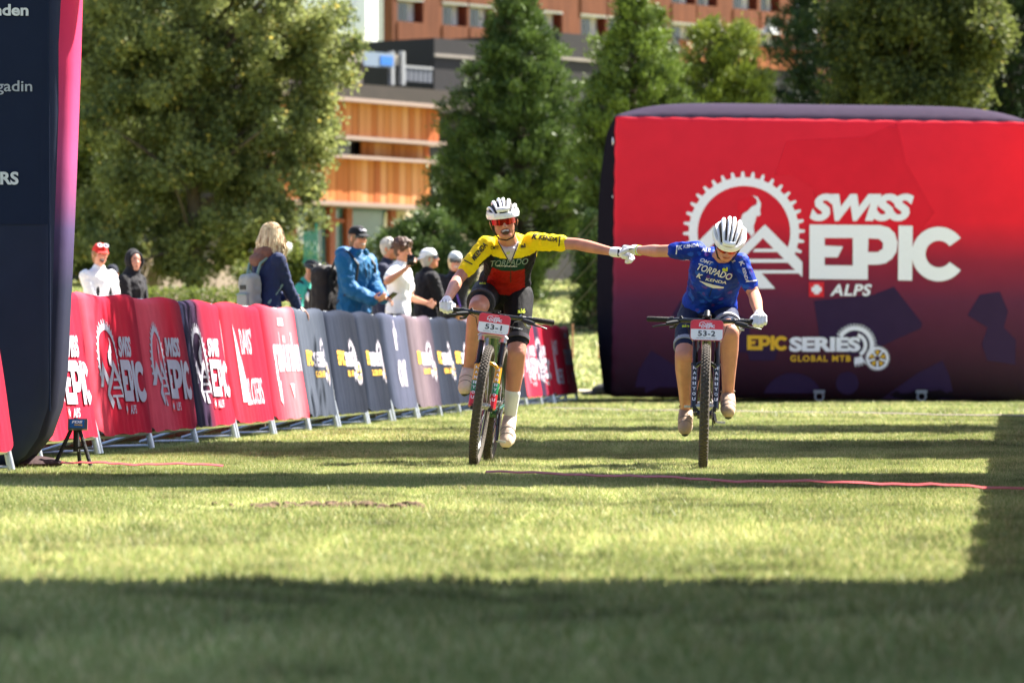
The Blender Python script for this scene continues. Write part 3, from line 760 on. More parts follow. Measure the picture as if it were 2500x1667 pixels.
# folded parasols / glazed gables on the hotel's right balconies
M_par = mat('white_canvas', S(198, 198, 200), rough=.8, var=.05)
for px, py, w in ((1708, 92, 16), (1838, 95, 28), (1944, 95, 26)):
    p = F.pt(F.s(px), -1.5, 0); z1 = CAMH - (py - 48 - HOR) * p.y / FPX; z0 = CAMH - (py - HOR) * p.y / FPX
    par = thing('parasol', V((p.x, p.y, z0)), {1708: 'half open white parasol on the far hotel terrace, leftmost', 1838: 'white pointed canopy on the far hotel terrace, middle', 1944: 'white pointed canopy on the far hotel terrace, by the dark spruce'}[px], 'parasol')
    r_ = w * p.y / FPX
    m = MB(); m.tube([V((p.x, p.y, z0 + .3)), V((p.x, p.y, z1))], [r_, .05], 6); m.build('canopy', M_par, par, smooth=False)
    m = MB(); m.tube([V((p.x, p.y, z0 - 3)), V((p.x, p.y, z1 - .1))], .05, 6); m.build('pole', M_frame, par)
# terrace with timber balustrade in front of the hotel's right wing
F2 = Facade(1660, 262, 49)
ter = thing('timber_terrace', F2.pt(0, 0, GZ), 'long timber balustrade terrace below the hotel\'s right wing', 'terrace')
t1 = F2.s(1990); ztop_ = F2.z(1660, 98)
nb = 34
me0 = None
for k in range(nb):
    a = t1 * k / nb
    m = MB(); F2.box(m, a + .03, a + t1 / nb - .03, 0, .12, ztop_ - 1.25, ztop_)
    m.build('board', wood('terrace_boards_%d' % (k % 3), [S(150, 88, 54), S(136, 76, 46), S(168, 104, 66)][k % 3], .2), ter, smooth=False)
m = MB(); F2.box(m, -.2, t1 + .2, -.08, .2, ztop_ + .003, ztop_ + .14); m.build('handrail', M_dark2, ter, smooth=False)
m = MB(); F2.box(m, -.2, t1 + .2, .125, 9, GZ - .5, ztop_ - 1.0); m.build('base', M_dark, ter, smooth=False)

# ---- white house behind the left tree
F3 = Facade(893, 330, 55)
wh = thing('white_building', F3.pt(0, 0, GZ), 'plain white building between the left tree and the hotel', 'building')
m = MB(); F3.box(m, 0, F3.s(962), 0, 10, GZ, F3.z(900, -220)); m.build('wall', mat('bright_render', S(244, 243, 243), rough=.9, var=.02), wh, smooth=False)
m = MB(); F3.box(m, F3.s(853), -.01, 1, 9, F3.z(853, 77), F3.z(853, -200)); m.build('set_back_wall', mat('bright_render', (1, 1, 1, 1)), wh, smooth=False)
# ---- dark flat-roofed annexe
F4 = Facade(840, 205, 52)
an = thing('dark_annexe', F4.pt(0, 0, GZ), 'dark flat roofed annexe with long brown fascia behind the orange facade', 'building')
m = MB(); F4.box(m, -8, F4.s(1900), .3, 14, GZ, F4.z(840, 222)); m.build('wall', M_dark, an, smooth=False)
m = MB(); F4.box(m, -8, F4.s(1230), -.6, 14, F4.z(840, 262), F4.z(840, 206)); m.build('fascia', M_dark2, an, smooth=False)
F5 = Facade(1060, 232, 50)
m = MB(); F5.box(m, 0, F5.s(1176), 0, 8, GZ, F5.z(1060, 93)); m.build('upper_block', M_dark, an, smooth=False)
m = MB(); F5.box(m, -.05, F5.s(1176), -.12, -.004, F5.z(1060, 139), F5.z(1060, 131)); m.build('trim', M_conc, an, smooth=False)
m = MB(); F5.box(m, F5.s(1366), F5.s(1660), 0, 8, GZ, F5.z(1366, 80)); m.build('upper_block', M_dark, an, smooth=False)
m = MB(); F5.box(m, F5.s(1366), F5.s(1640), -.12, -.004, F5.z(1366, 146), F5.z(1366, 139)); m.build('trim', M_conc, an, smooth=False)
m = MB(); F5.box(m, F5.s(835), F5.s(893), 1, 5, GZ, F5.z(850, 80)); m.build('upper_block', M_dark, an, smooth=False)
# porch with pale posts, railing, blue sign
F6 = Facade(850, 214, 52)
m = MB(); F6.box(m, -3, F6.s(984), 0, 3, F6.z(850, 150), F6.z(850, 124)); m.build('porch_roof', M_conc, an, smooth=False)
m = MB(); F6.box(m, -3, F6.s(984), 2.5, 3, GZ, F6.z(850, 151)); m.build('porch_wall', mat('porch_back_wall', S(96, 88, 82), rough=.9), an, smooth=False)  # even grey-brown wall at the back of the porch
for px in (955, 981):
    m = MB(); a = F6.s(px); F6.box(m, a - .12, a + .12, -.12, .1, F6.z(px, 208), F6.z(px, 126)); m.build('post', M_frame, an, smooth=False)
a, b = F6.s(987), F6.s(1056)
for j in range(6):
    m = MB(); x0 = a + (b - a) * j / 6; F6.box(m, x0 + .04, x0 + (b - a) / 6 - .04, 0, .06, F6.z(990, 198), F6.z(990, 166)); m.build('railing_panel', mat('railing_panel', S(96, 98, 106), rough=.4, var=.1), an, smooth=False)
m = MB(); F6.box(m, a, b, -.04, .1, F6.z(990, 165.5), F6.z(990, 160)); m.build('handrail', M_frame, an, smooth=False)
sg = thing('roof_sign', F6.pt(F6.s(900), -.6, F6.z(900, 165)), 'blue and white sign board beside the porch posts', 'sign')
m = MB(); F6.box(m, F6.s(862), F6.s(936), -.66, -.6, F6.z(900, 165), F6.z(900, 130)); m.build('board', mat('sign_white', S(120, 134, 150), rough=.5), sg, smooth=False)
m = MB(); F6.box(m, F6.s(902), F6.s(932), -.69, -.664, F6.z(900, 160), F6.z(900, 138)); m.build('blue_panel', mat('sign_blue2', S(40, 110, 190), rough=.5), sg, smooth=False)

# ---- the orange timber pavilion
F7 = Facade(600, 128, 57)
pav = thing('timber_pavilion', F7.pt(0, 0, GZ), 'low building with glowing orange timber board facade and glass shopfront', 'building')
tE = F7.s(1071)
oc = [S(176, 106, 56), S(188, 124, 76), S(168, 96, 46), S(196, 136, 90), S(160, 86, 42), S(182, 114, 62)]
OM = [wood('pavilion_board_%d' % k, c, .14) for k, c in enumerate(oc)]
rb = random.Random(5)
zt = lambda py: F7.z(1000, py)
bands = [(zt(342), zt(260), 0, tE, .0), (zt(388), zt(352), F7.s(906), tE, .35), (zt(500), zt(397), 0, F7.s(1058), .12)]
def board_mesh(w, h):
    q = MB(); F7o = F7; q.hexa([F7.M @ V((x, y, z)) for x, y, z in ((0, 0, 0), (w, 0, 0), (w, .06, 0), (0, .06, 0), (0, 0, h), (w, 0, h), (w, .06, h), (0, .06, h))]); return q.mesh('board')
for z0, z1, a, b, dep in bands:
    w = .32; n = int((b - a) / w); w = (b - a) / n; meshes = []
    for k, mm in enumerate(OM):
        me = board_mesh(w - .018, z1 - z0); me.materials.append(mm); meshes.append(me)
    for k in range(n):
        o = bpy.data.objects.new('board', meshes[rb.randrange(6)]); COL.objects.link(o); o.parent = pav
        o.location = F7.pt(a + k * w, dep - rb.uniform(0, .03), z0) - F7.pt(0, 0, GZ)
for z0, z1, d in ((zt(262), zt(252), -.35), (zt(352), zt(342.5), -.22), (zt(397), zt(388.5), -.18), (zt(511), zt(500.5), -.25)):
    m = MB(); F7.box(m, -.2, tE + .15, d, .6, z0, z1 - .004); m.build('cornice', M_metal, pav, smooth=False)
m = MB(); F7.box(m, 0, tE - .1, .62, 9, zt(500), zt(262)); m.build('wall', M_dark2, pav, smooth=False)
m = MB(); F7.box(m, F7.s(780), F7.s(904), .55, .615, zt(388), zt(352.5)); m.build('strip_window', mat('strip_glass', S(24, 24, 28), rough=.2, var=.1), pav, smooth=False)
# shopfront
M_teal = mat('shop_glass', S(58, 92, 104), rough=.15, var=.3, scale=1.2, spec=.6); M_post = mat('red_timber_post', S(136, 66, 44), rough=.6, var=.15)
tp_ = [640, 700, 770, 864, 905, 1012]
for k in range(len(tp_) - 1):
    m = MB(); F7.box(m, F7.s(tp_[k]) + .12, F7.s(tp_[k + 1]) - .12, .9, .98, GZ - .4, zt(511.5)); m.build('glass_pane', M_teal, pav, smooth=False)
for px in tp_:
    m = MB(); a = F7.s(px); F7.box(m, a - .14, a + .14, .75, 1.05, GZ - .4, zt(511.5)); m.build('post', M_post, pav, smooth=False)
m = MB(); F7.box(m, F7.s(864), F7.s(905), .8, .89, zt(548), zt(538)); m.build('transom', M_post, pav, smooth=False)
m = MB(); F7.box(m, F7.s(1015), F7.s(1075) + 6, 1.0, 9, GZ - .4, zt(511.5)); m.build('plaster_wall', mat('beige_plaster', S(176, 160, 140), rough=.9, var=.08), pav, smooth=False)
def shop_map(x, y, off):
    t = F7.s(x); return F7.pt(t, .885 - off, F7.z(x, -y))
stamp('window_lettering', art_fit(art_text('bi', .03), 783, -575, 815, -545), M_pw, pav, shop_map)
stamp('window_lettering', art_fit(art_text('stro', .03), 778, -622, 838, -580), M_pw, pav, shop_map)
stamp('window_decal', art_poly([(996, -558), (1008, -552), (1010, -515), (1000, -518)]), M_pw, pav, shop_map)

# ---- bits between lawn and buildings: low wall, hedge, kerb strip, fence, green rack, white flag
M_wall = mat('garden_wall', S(126, 112, 98), rough=.9, var=.15, scale=3, bump=.3)
w0, w1 = P(330, 690, 100), P(880, 690, 112)
gw = thing('garden_wall', V((w0.x, w0.y, 1.0)), 'low grey brown garden wall behind the spectators', 'wall')
d = (w1 - w0); d.z = 0; nseg = 9
for k in range(nseg):
    a = w0 + d * (k / nseg); b = w0 + d * ((k + 1) / nseg - .004); a.z = b.z = 0; th = V((0, .35, 0)); zt0, zb = P(0, 645, 104).z, .2
    m = MB(); m.hexa([a + V((0, 0, zb)), b + V((0, 0, zb)), b + th + V((0, 0, zb)), a + th + V((0, 0, zb)), a + V((0, 0, zt0)), b + V((0, 0, zt0)), b + th + V((0, 0, zt0)), a + th + V((0, 0, zt0))]); m.build('wall_panel', M_wall, gw, smooth=False)
    m = MB(); e_ = V((0, -.05, 0)); m.hexa([a + e_ + V((0, 0, zt0 + .003)), b + e_ + V((0, 0, zt0 + .003)), b + th - e_ + V((0, 0, zt0 + .003)), a + th - e_ + V((0, 0, zt0 + .003)), a + e_ + V((0, 0, zt0 + .08)), b + e_ + V((0, 0, zt0 + .08)), b + th - e_ + V((0, 0, zt0 + .08)), a + th - e_ + V((0, 0, zt0 + .08))]); m.build('coping', mat('wall_coping', S(196, 170, 146), rough=.8, var=.08), gw, smooth=False)
pk = mat('gravel_path', S(196, 178, 154), rough=.95, var=.15, scale=12, bump=.4)
ya, yb = 77.6, 78.5
m = MB(); xs_ = np.linspace(-8, 8, 20)
for x in xs_: m.v += [V((x, ya, float(ground_h(0, ya)) + .07)), V((x, yb, float(ground_h(0, yb)) + .07))]
for i in range(19): m.f.append((2 * i, 2 * i + 2, 2 * i + 3, 2 * i + 1))
o = m.build('path', pk); tag(o, kind='structure')
M_stake = mat('pale_timber', S(196, 160, 108), rough=.8, var=.2, scale=10)
for px, top, bot, nm in ((1465, 776, 860, 'pale wooden stake beside the inflatable block\'s left edge'), (1398, 790, 862, 'thin brown stake on the sunlit bank, left of the pale one')):
    Y = 78.2; q = P(px, bot, Y); sk = thing('wooden_stake', q, nm, 'stake')
    zt_ = P(px, top, Y).z; m = MB(); m.tube([V((q.x, Y, q.z - .1)), V((q.x, Y, zt_))], .034 if px == 1465 else .018, 8); m.build('stake', M_stake if px == 1465 else mat('brown_stake', S(150, 110, 80), rough=.8), sk)
m = MB(); q0, q1 = P(1398, 797, 78.2), P(1465, 786, 78.2); m.tube([q0.lerp(q1, t / 6) - V((0, 0, .05 * math.sin(math.pi * t / 6))) for t in range(7)], .007, 6); o = m.build('fence_wire', M_rope); tag(o, 'thin wire strung between two stakes on the bank', 'wire')
rk = thing('green_rack', P(760, 640, 92), 'tall teal green slatted rack behind the spectators', 'rack')
for k in range(5):
    m = MB(); a = P(744 + k * 7, 650, 92); b = P(744 + k * 7, 565 if k < 4 else 545, 92); m.box((a + b) / 2, (.042, .05, (b - a).length)); m.build('slat', mat('teal_paint', S(38, 120, 104), rough=.5), rk, smooth=False)
m = MB(); m.box(P(758, 640, 92) + V((0, .05, 0)), (.34, .04, .05)); m.build('rail', mat('teal_paint', (1, 1, 1, 1)), rk, smooth=False)
fl = thing('folded_parasol', P(690, 650, 88), 'small folded white parasol beside the blonde woman\'s face', 'parasol')
m = MB(); m.tube([P(683, 642, 88), P(690, 615, 88), P(703, 600, 88), P(712, 598, 88)], [.03, .1, .11, .02], 8); m.build('canopy', M_par, fl)
m = MB(); m.tube([P(683, 660, 88) - V((0, 0, 1.2)), P(683, 640, 88)], .02, 6); m.build('pole', M_frame, fl)

# ================================================================== TREES
def leaf_cloud(name, pts, nrm, size, cols, mm, parent, aspect=.55, elong=None):
    """one small rhombic face per leaf; pts (N,3), optional preferred direction elong (N,3)"""
    n = len(pts); a = RNG.normal(size=(n, 3)) if elong is None else elong + RNG.normal(size=(n, 3)) * .45
    a /= np.linalg.norm(a, axis=1)[:, None]; b = np.cross(a, RNG.normal(size=(n, 3))); b /= np.linalg.norm(b, axis=1)[:, None]
    L = (size * RNG.uniform(.6, 1.3, n))[:, None]; W = L * aspect
    v = np.stack([pts - a * L * .5, pts + b * W * .5, pts + a * L * .5, pts - b * W * .5], 1).reshape(-1, 3)
    v = v - np.array(origin_of(parent))[None, :]
    me = fast_mesh(name, v, np.arange(4 * n, dtype=np.int32), 4); setcol(me, np.repeat(cols, 4, 0))
    return tag(link(name, me, mm, parent, smooth=False), kind='stuff')
M_leaf = mat('leaves', (1, 1, 1, 1), rough=.6, var=.05, attr=True, trans=.48, spec=.3)
M_need = mat('needles', (1, 1, 1, 1), rough=.55, var=.05, attr=True, trans=.18, spec=.3)
M_bark = mat('bark', S(92, 80, 66), rough=.95, var=.3, scale=12, stretch=(1, 1, .3), bump=.8)
def clumps_in(ells, n, rng=RNG):
    out = []; vol = np.array([e[3] * e[4] * e[5] for e in ells]); vol = vol / vol.sum()
    for e, v in zip(ells, vol):
        k = max(4, int(n * v)); d = rng.normal(size=(k, 3)); d /= np.linalg.norm(d, axis=1)[:, None]
        r = rng.random(k) ** .38; out.append(np.array(e[:3]) + d * r[:, None] * np.array(e[3:6]))
    return np.concatenate(out)
def broadleaf(label, base, top_z, ells, nclump, nleaf, size, spread, c0, c1, trunk_r=.2, group=None, name='broadleaf_tree', shadow_only=False):
    b = V(base); t = thing(name, b, label, 'tree', group)
    cl = clumps_in(ells, nclump); m = MB()
    H = top_z - b.z; pts = [b + V((0.05 * math.sin(k * 1.3), .05 * math.cos(k), H * k / 8 * .92)) for k in range(9)]
    m.tube([b - V((0, 0, .3))] + pts, [trunk_r * 1.3] + [trunk_r * (1 - .1 * k) for k in range(9)], 10); m.build('trunk', M_bark, t)
    m = MB(); sel = RNG.choice(len(cl), min(46, len(cl)), replace=False)
    for i in sel:
        q = V(cl[i]); hh = max(.15, min(.9, (q.z - b.z) / H - .12)); s0 = b + V((0, 0, H * hh * .92)); mid = s0.lerp(q, .5) + V((0, 0, .12))
        m.tube([s0, mid, q], [trunk_r * .32, trunk_r * .2, trunk_r * .06], 6)
    tag(m.build('limbs', M_bark, t), kind='stuff')
    w = RNG.integers(0, len(cl), nleaf); pts = cl[w] + RNG.normal(size=(nleaf, 3)) * spread
    tone = RNG.random(len(cl))[w] * .6 + RNG.random(nleaf) * .4
    cols = np.array(c0)[None] * (1 - tone[:, None]) + np.array(c1)[None] * tone[:, None]
    yel = RNG.random(nleaf) < .03; cols[yel] = np.array(c1) * np.array([1.5, 1.15, .8])
    leaf_cloud('crown', pts, None, size, cols, M_leaf, t, .62); return t
def conifer(label, base, prof, nbr, tuft, size, c0, c1, squash=1.0, group=None, lean=0.0, seed=1, dens=26):
    """prof: list of (height, radius) of the outline; whorled boughs with upswept needle tufts"""
    rng = np.random.default_rng(seed); b = V(base); t = thing('pine_tree', b, label, 'tree', group)
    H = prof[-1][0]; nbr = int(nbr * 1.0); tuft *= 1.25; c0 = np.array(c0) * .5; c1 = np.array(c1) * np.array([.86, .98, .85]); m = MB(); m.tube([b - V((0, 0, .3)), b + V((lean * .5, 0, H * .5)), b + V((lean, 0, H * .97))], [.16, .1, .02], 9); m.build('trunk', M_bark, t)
    hs = np.array([p_[0] for p_ in prof]); rs = np.array([p_[1] for p_ in prof]); m = MB(); PT, EL, TN = [], [], []
    for k in range(nbr):
        z = H * (k + rng.random()) / nbr; z = max(z, .12); R = float(np.interp(z, hs, rs)) * rng.uniform(.72, 1.08); an = k * 2.399 + rng.normal() * .4
        dirv = V((math.cos(an), math.sin(an) * squash, 0)); s0 = b + V((lean * z / H, 0, z)); up = .28 * R
        q = s0 + dirv * R + V((0, 0, up + rng.normal() * .06)); mid = s0.lerp(q, .55) - V((0, 0, .10 * R))
        m.tube([s0, mid, q], [.03, .02, .008], 5)
        tone = rng.random()
        nt = max(2, int(R / tuft * 1.5))
        for j in range(nt):
            f = .38 + .62 * (j + 1) / nt
            c = (s0.lerp(mid, f / .55) if f < .55 else mid.lerp(q, (f - .55) / .45)) + V(rng.normal(size=3) * .10 * R)
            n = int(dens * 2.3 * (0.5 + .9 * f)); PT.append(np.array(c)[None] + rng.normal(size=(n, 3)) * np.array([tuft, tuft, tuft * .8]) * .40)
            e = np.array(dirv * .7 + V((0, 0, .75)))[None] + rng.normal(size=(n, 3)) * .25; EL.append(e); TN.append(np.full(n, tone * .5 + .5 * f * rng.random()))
    tag(m.build('boughs', M_bark, t), kind='stuff')
    PT = np.concatenate(PT); EL = np.concatenate(EL); TN = np.concatenate(TN); n = len(PT)
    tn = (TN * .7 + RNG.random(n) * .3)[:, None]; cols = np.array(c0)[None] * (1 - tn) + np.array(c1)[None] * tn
    leaf_cloud('crown', PT, None, size * 1.1, cols, M_need, t, .26, EL); return t
def gb(px, Y): return V(((px - 1250) * Y / FPX, Y, float(ground_h(0, Y))))
def E(px, py, Y, rx, ry, rz):                          # crown ellipsoid from photo px centre and px radii
    q = P(px, py, Y); k = Y / FPX; return (q.x, q.y, q.z, rx * k, ry, rz * k)
YT = 100
big_tree = broadleaf('big leafy tree with yellow green leaves filling the upper left', gb(470, YT), P(0, -420, YT).z,
          [E(520, 60, YT, 330, 2.2, 260), E(400, 330, YT, 270, 2.0, 250), E(640, 300, YT, 190, 1.8, 230), E(330, 560, YT, 190, 1.6, 140), E(600, 520, YT, 190, 1.7, 160), E(760, 120, YT, 120, 1.4, 170), E(480, -250, YT, 260, 2, 160), E(480, 640, YT, 140, 1.3, 70), E(270, 80, YT, 120, 1.5, 200), E(745, 350, YT, 75, 1.1, 120), E(715, 520, YT, 80, 1.1, 90)],
          480, 165000, .115, .155, (.06, .088, .024), (.35, .37, .125), .2)
for k_, (px_, Y_, rz_) in enumerate(((-420, 112, 1.9), (-1050, 104, 4.0), (-1700, 120, .8))):
    o = copy_tree(big_tree); o.location = gb(px_, Y_); o.rotation_euler = (0, 0, rz_); o['group'] = 'trees left of the arch'
    o['label'] = ['leafy tree just left of the arch, hidden behind it', 'leafy tree farther left of the arch, beyond the picture', 'leafy tree at the far left, well beyond the picture'][k_]
broadleaf('darker leafy tree behind the pink arch edge at far left', gb(150, 112), P(0, -200, 112).z, [E(180, 250, 112, 150, 1.6, 300), E(230, 560, 112, 110, 1.4, 130)], 260, 50000, .15, .22, (.045, .07, .014), (.13, .15, .035), .15)
YC = 104
q = gb(1262, YC); h = lambda py: P(0, py, YC).z - q.z; w = lambda px: px * YC / FPX
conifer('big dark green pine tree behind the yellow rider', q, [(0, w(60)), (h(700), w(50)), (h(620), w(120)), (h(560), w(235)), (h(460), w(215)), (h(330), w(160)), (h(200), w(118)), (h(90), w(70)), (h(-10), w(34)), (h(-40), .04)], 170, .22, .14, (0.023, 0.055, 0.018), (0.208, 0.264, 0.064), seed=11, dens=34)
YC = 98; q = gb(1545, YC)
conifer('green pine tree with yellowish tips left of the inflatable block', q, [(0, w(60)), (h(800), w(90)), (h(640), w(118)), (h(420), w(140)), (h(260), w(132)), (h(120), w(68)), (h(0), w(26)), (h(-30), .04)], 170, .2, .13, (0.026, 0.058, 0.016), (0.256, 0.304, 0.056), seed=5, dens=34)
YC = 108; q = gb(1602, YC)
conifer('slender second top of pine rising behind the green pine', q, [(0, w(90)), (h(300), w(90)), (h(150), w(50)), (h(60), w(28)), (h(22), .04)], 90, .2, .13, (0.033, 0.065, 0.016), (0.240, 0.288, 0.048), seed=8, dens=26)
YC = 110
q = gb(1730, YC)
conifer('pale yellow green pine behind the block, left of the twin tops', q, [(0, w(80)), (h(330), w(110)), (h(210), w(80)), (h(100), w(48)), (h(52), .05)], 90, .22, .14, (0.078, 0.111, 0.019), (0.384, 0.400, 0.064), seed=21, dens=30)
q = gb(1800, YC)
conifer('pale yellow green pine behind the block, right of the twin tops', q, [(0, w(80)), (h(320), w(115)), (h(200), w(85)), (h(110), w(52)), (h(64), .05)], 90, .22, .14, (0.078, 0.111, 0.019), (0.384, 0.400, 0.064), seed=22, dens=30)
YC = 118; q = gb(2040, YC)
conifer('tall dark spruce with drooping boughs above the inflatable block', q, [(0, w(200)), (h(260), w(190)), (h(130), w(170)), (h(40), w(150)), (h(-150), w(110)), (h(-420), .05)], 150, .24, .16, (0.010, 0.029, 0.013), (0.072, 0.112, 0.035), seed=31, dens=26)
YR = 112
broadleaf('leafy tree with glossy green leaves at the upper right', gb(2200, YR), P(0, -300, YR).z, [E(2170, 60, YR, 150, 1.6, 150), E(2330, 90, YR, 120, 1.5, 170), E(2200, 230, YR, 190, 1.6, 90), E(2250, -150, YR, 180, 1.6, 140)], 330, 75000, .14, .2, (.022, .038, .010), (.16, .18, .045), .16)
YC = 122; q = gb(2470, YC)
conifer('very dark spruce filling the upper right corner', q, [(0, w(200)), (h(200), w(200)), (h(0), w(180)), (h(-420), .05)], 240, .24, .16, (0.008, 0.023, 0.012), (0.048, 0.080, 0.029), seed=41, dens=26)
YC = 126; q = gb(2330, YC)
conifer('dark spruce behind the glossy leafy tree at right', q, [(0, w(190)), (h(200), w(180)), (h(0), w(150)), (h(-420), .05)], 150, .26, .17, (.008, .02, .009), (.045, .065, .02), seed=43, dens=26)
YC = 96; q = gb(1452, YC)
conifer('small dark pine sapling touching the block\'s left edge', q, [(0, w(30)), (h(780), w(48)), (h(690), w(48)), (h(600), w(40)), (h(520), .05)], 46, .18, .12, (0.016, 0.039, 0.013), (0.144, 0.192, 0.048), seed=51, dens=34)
# shrubs along the garden wall
hd = thing('hedge', gb(480, 92), 'low clipped bright green hedge behind the first spectators', 'hedge')
n = 9000; pts = np.stack([RNG.uniform(P(340, 0, 92).x, P(590, 0, 92).x, n), 92 + RNG.uniform(-.4, .4, n), RNG.uniform(.4, P(0, 702, 92).z, n) + RNG.normal(size=n) * .03], -1)
t_ = RNG.random(n)[:, None]; leaf_cloud('foliage', pts, None, .075, np.array([.06, .09, .015]) * (1 - t_) + np.array([.16, .19, .035]) * t_, M_leaf, hd, .6)
m = MB(); m.box(((P(340, 0, 92).x + P(590, 0, 92).x) / 2, 92, .9), (2.0, .5, 1.2)); m.build('branches', M_bark, hd, smooth=False)
broadleaf('loose green bush left of the cyclist in teal', gb(715, 95), P(0, 585, 95).z, [E(705, 640, 95, 55, .6, 50), E(735, 660, 95, 40, .6, 40), E(640, 670, 95, 60, .6, 35)], 60, 6000, .1, .12, (.06, .09, .015), (.19, .21, .045), .05, name='bush')
YC = 96; q = gb(1030, YC)
conifer('spreading dark green shrub at the big pine\'s left foot', q, [(0, w(150)), (h(690), w(150)), (h(620), w(120)), (h(560), w(60)), (h(535), .05)], 70, .2, .13, (0.019, 0.047, 0.016), (0.160, 0.208, 0.056), seed=61, dens=34)
# unseen trees added right of the course to shade the grass around the riders
def shade_tree(x, y, z0, rx, ry, rz, n, lab):
    broadleaf(lab, V((x, y, 0)), z0 + rz, [(x, y, z0, rx, ry, rz), (x - rx * .35, y, z0 - .2, rx * .8, ry * .7, rz * .7)], 220, n, .26, .34, (.05, .075, .015), (.16, .18, .04), .17, group='added shade trees right of the course')
shade_tree(8.4, 36.8, 7.4, 6.8, 3.5, 1.5, 56000, 'unseen leafy tree added right of the course for its shade, nearer')
shade_tree(12.0, 45.5, 7.6, 7.5, 2.6, 1.4, 15000, 'unseen leafy tree added right of the course for its shade, farther')

# wooded mountain slopes closing the valley
m = MB(); nx_, ny_ = 60, 10
for j in range(ny_):
    for i in range(nx_):
        x = -1400 + 2800 * i / (nx_ - 1); y = 700 + 90 * j
        m.v.append(V((x, y, -2 + (j / (ny_ - 1)) ** 1.1 * (300 + 70 * math.sin(x * .006 + 1) + 40 * math.sin(x * .017)) + 9 * math.sin(x * .05 + j))))
for j in range(ny_ - 1):
    for i in range(nx_ - 1): a = j * nx_ + i; m.f.append((a, a + 1, a + nx_ + 1, a + nx_))
o = m.build('hills', mat('forest_slope', (.030, .048, .020, 1), rough=1, var=.5, scale=.06, bump=1, bscale=.3, spec=.05)); tag(o, kind='structure')
# ================================================================== FIGURES: toolkit
CAMP = V((0, 0, CAMH))
def remesh(mb, voxel, it=3):
    me = mb.mesh('tmp'); o = bpy.data.objects.new('tmp', me); COL.objects.link(o)
    r = o.modifiers.new('r', 'REMESH'); r.mode = 'VOXEL'; r.voxel_size = voxel
    s = o.modifiers.new('s', 'SMOOTH'); s.factor = .5; s.iterations = it
    dg = bpy.context.evaluated_depsgraph_get(); out = bpy.data.meshes.new_from_object(o.evaluated_get(dg))
    bpy.data.objects.remove(o); bpy.data.meshes.remove(me); return out
def wrinkle(me, amp, freq=14.0, axis=None, seed=0.0):
    """cloth creases: noise stretched along axis, pushed along the normals"""
    nv = len(me.vertices); nr = [v.normal.copy() for v in me.vertices]
    for v, n in zip(me.vertices, nr):
        q = v.co.copy()
        if axis is not None: q = q - axis * q.dot(axis) * .55
        a = noise.noise(q * freq + V((seed, 0, 0))); b = noise.noise(q * freq * 2.3 + V((0, seed, 7)))
        v.co += n * amp * ((1 - 2.2 * abs(a)) * .9 + .5 * b)
def attach(name, me, m, parent):
    me.transform(Matrix.Translation(-origin_of(parent))); me.materials.clear(); return link(name, me, m, parent, True, angle=75)
def mesh_bvh(me): return BVHTree.FromPolygons([tuple(v.co) for v in me.vertices], [tuple(p.vertices) for p in me.polygons])
def softbox(c, d, M=None, r=.02, seg=3):
    bm = bmesh.new(); bmesh.ops.create_cube(bm, size=1.0)
    for v in bm.verts: v.co = V((v.co.x * d[0], v.co.y * d[1], v.co.z * d[2]))
    bmesh.ops.bevel(bm, geom=bm.edges[:], offset=r, segments=seg, profile=.5, affect='EDGES')
    m = MB(); bm.verts.ensure_lookup_table()
    for k, v in enumerate(bm.verts): v.index = k; m.v.append((M @ v.co if M is not None else v.co) + V(c))
    for f in bm.faces: m.f.append(tuple(v.index for v in f.verts))
    bm.free(); return m
def frame3(F, U):
    F = V(F).normalized(); U = V(U); U = (U - F * U.dot(F)).normalized(); return F, U, U.cross(F).normalized()   # R = viewer's right when F faces the camera
def ik(Sh, W, l1, l2, pole):
    d = W - Sh; L = min(d.length, (l1 + l2) * .995); dn = d.normalized(); W2 = Sh + dn * L
    a = (l1 * l1 - l2 * l2 + L * L) / (2 * L); h = math.sqrt(max(0, l1 * l1 - a * a)); p = (V(pole) - dn * V(pole).dot(dn)).normalized()
    return Sh + dn * a + p * h, W2
def add_head(mb, c, F, U, k=1.0):
    F, U, R = frame3(F, U); c = V(c)
    mb.ell(c + U * .018 * k, R * .075 * k, F * .093 * k, U * .092 * k)
    mb.ell(c + (F * .028 - U * .045) * k, R * .065 * k, F * .062 * k, U * .074 * k)
    mb.ell(c + (F * .058 - U * .094) * k, R * .040 * k, F * .032 * k, U * .028 * k, 12, 8)
    mb.capsule(c + (F * .086 + U * .006) * k, c + (F * .108 - U * .032) * k, .009 * k, .0135 * k, 8)
    for s in (-1, 1):
        mb.ell(c + (F * .064 + R * s * .034 - U * .028) * k, R * .024 * k, F * .022 * k, U * .026 * k, 10, 6)
        mb.capsule(c + (F * .083 + R * s * .012 + U * .022) * k, c + (F * .070 + R * s * .046 + U * .020) * k, .010 * k, .009 * k, 8)
        mb.ell(c + (R * s * .077 - U * .012 - F * .008) * k, R * .011 * k, F * .019 * k + R * s * .008 * k, U * .031 * k, 10, 6)
        mb.ell(c + (F * .101 + R * s * .011 - U * .034) * k, R * .009 * k, F * .009 * k, U * .008 * k, 8, 5)
    mb.ell(c + (F * .086 - U * .070) * k, R * .026 * k, F * .012 * k, U * .014 * k, 10, 6)
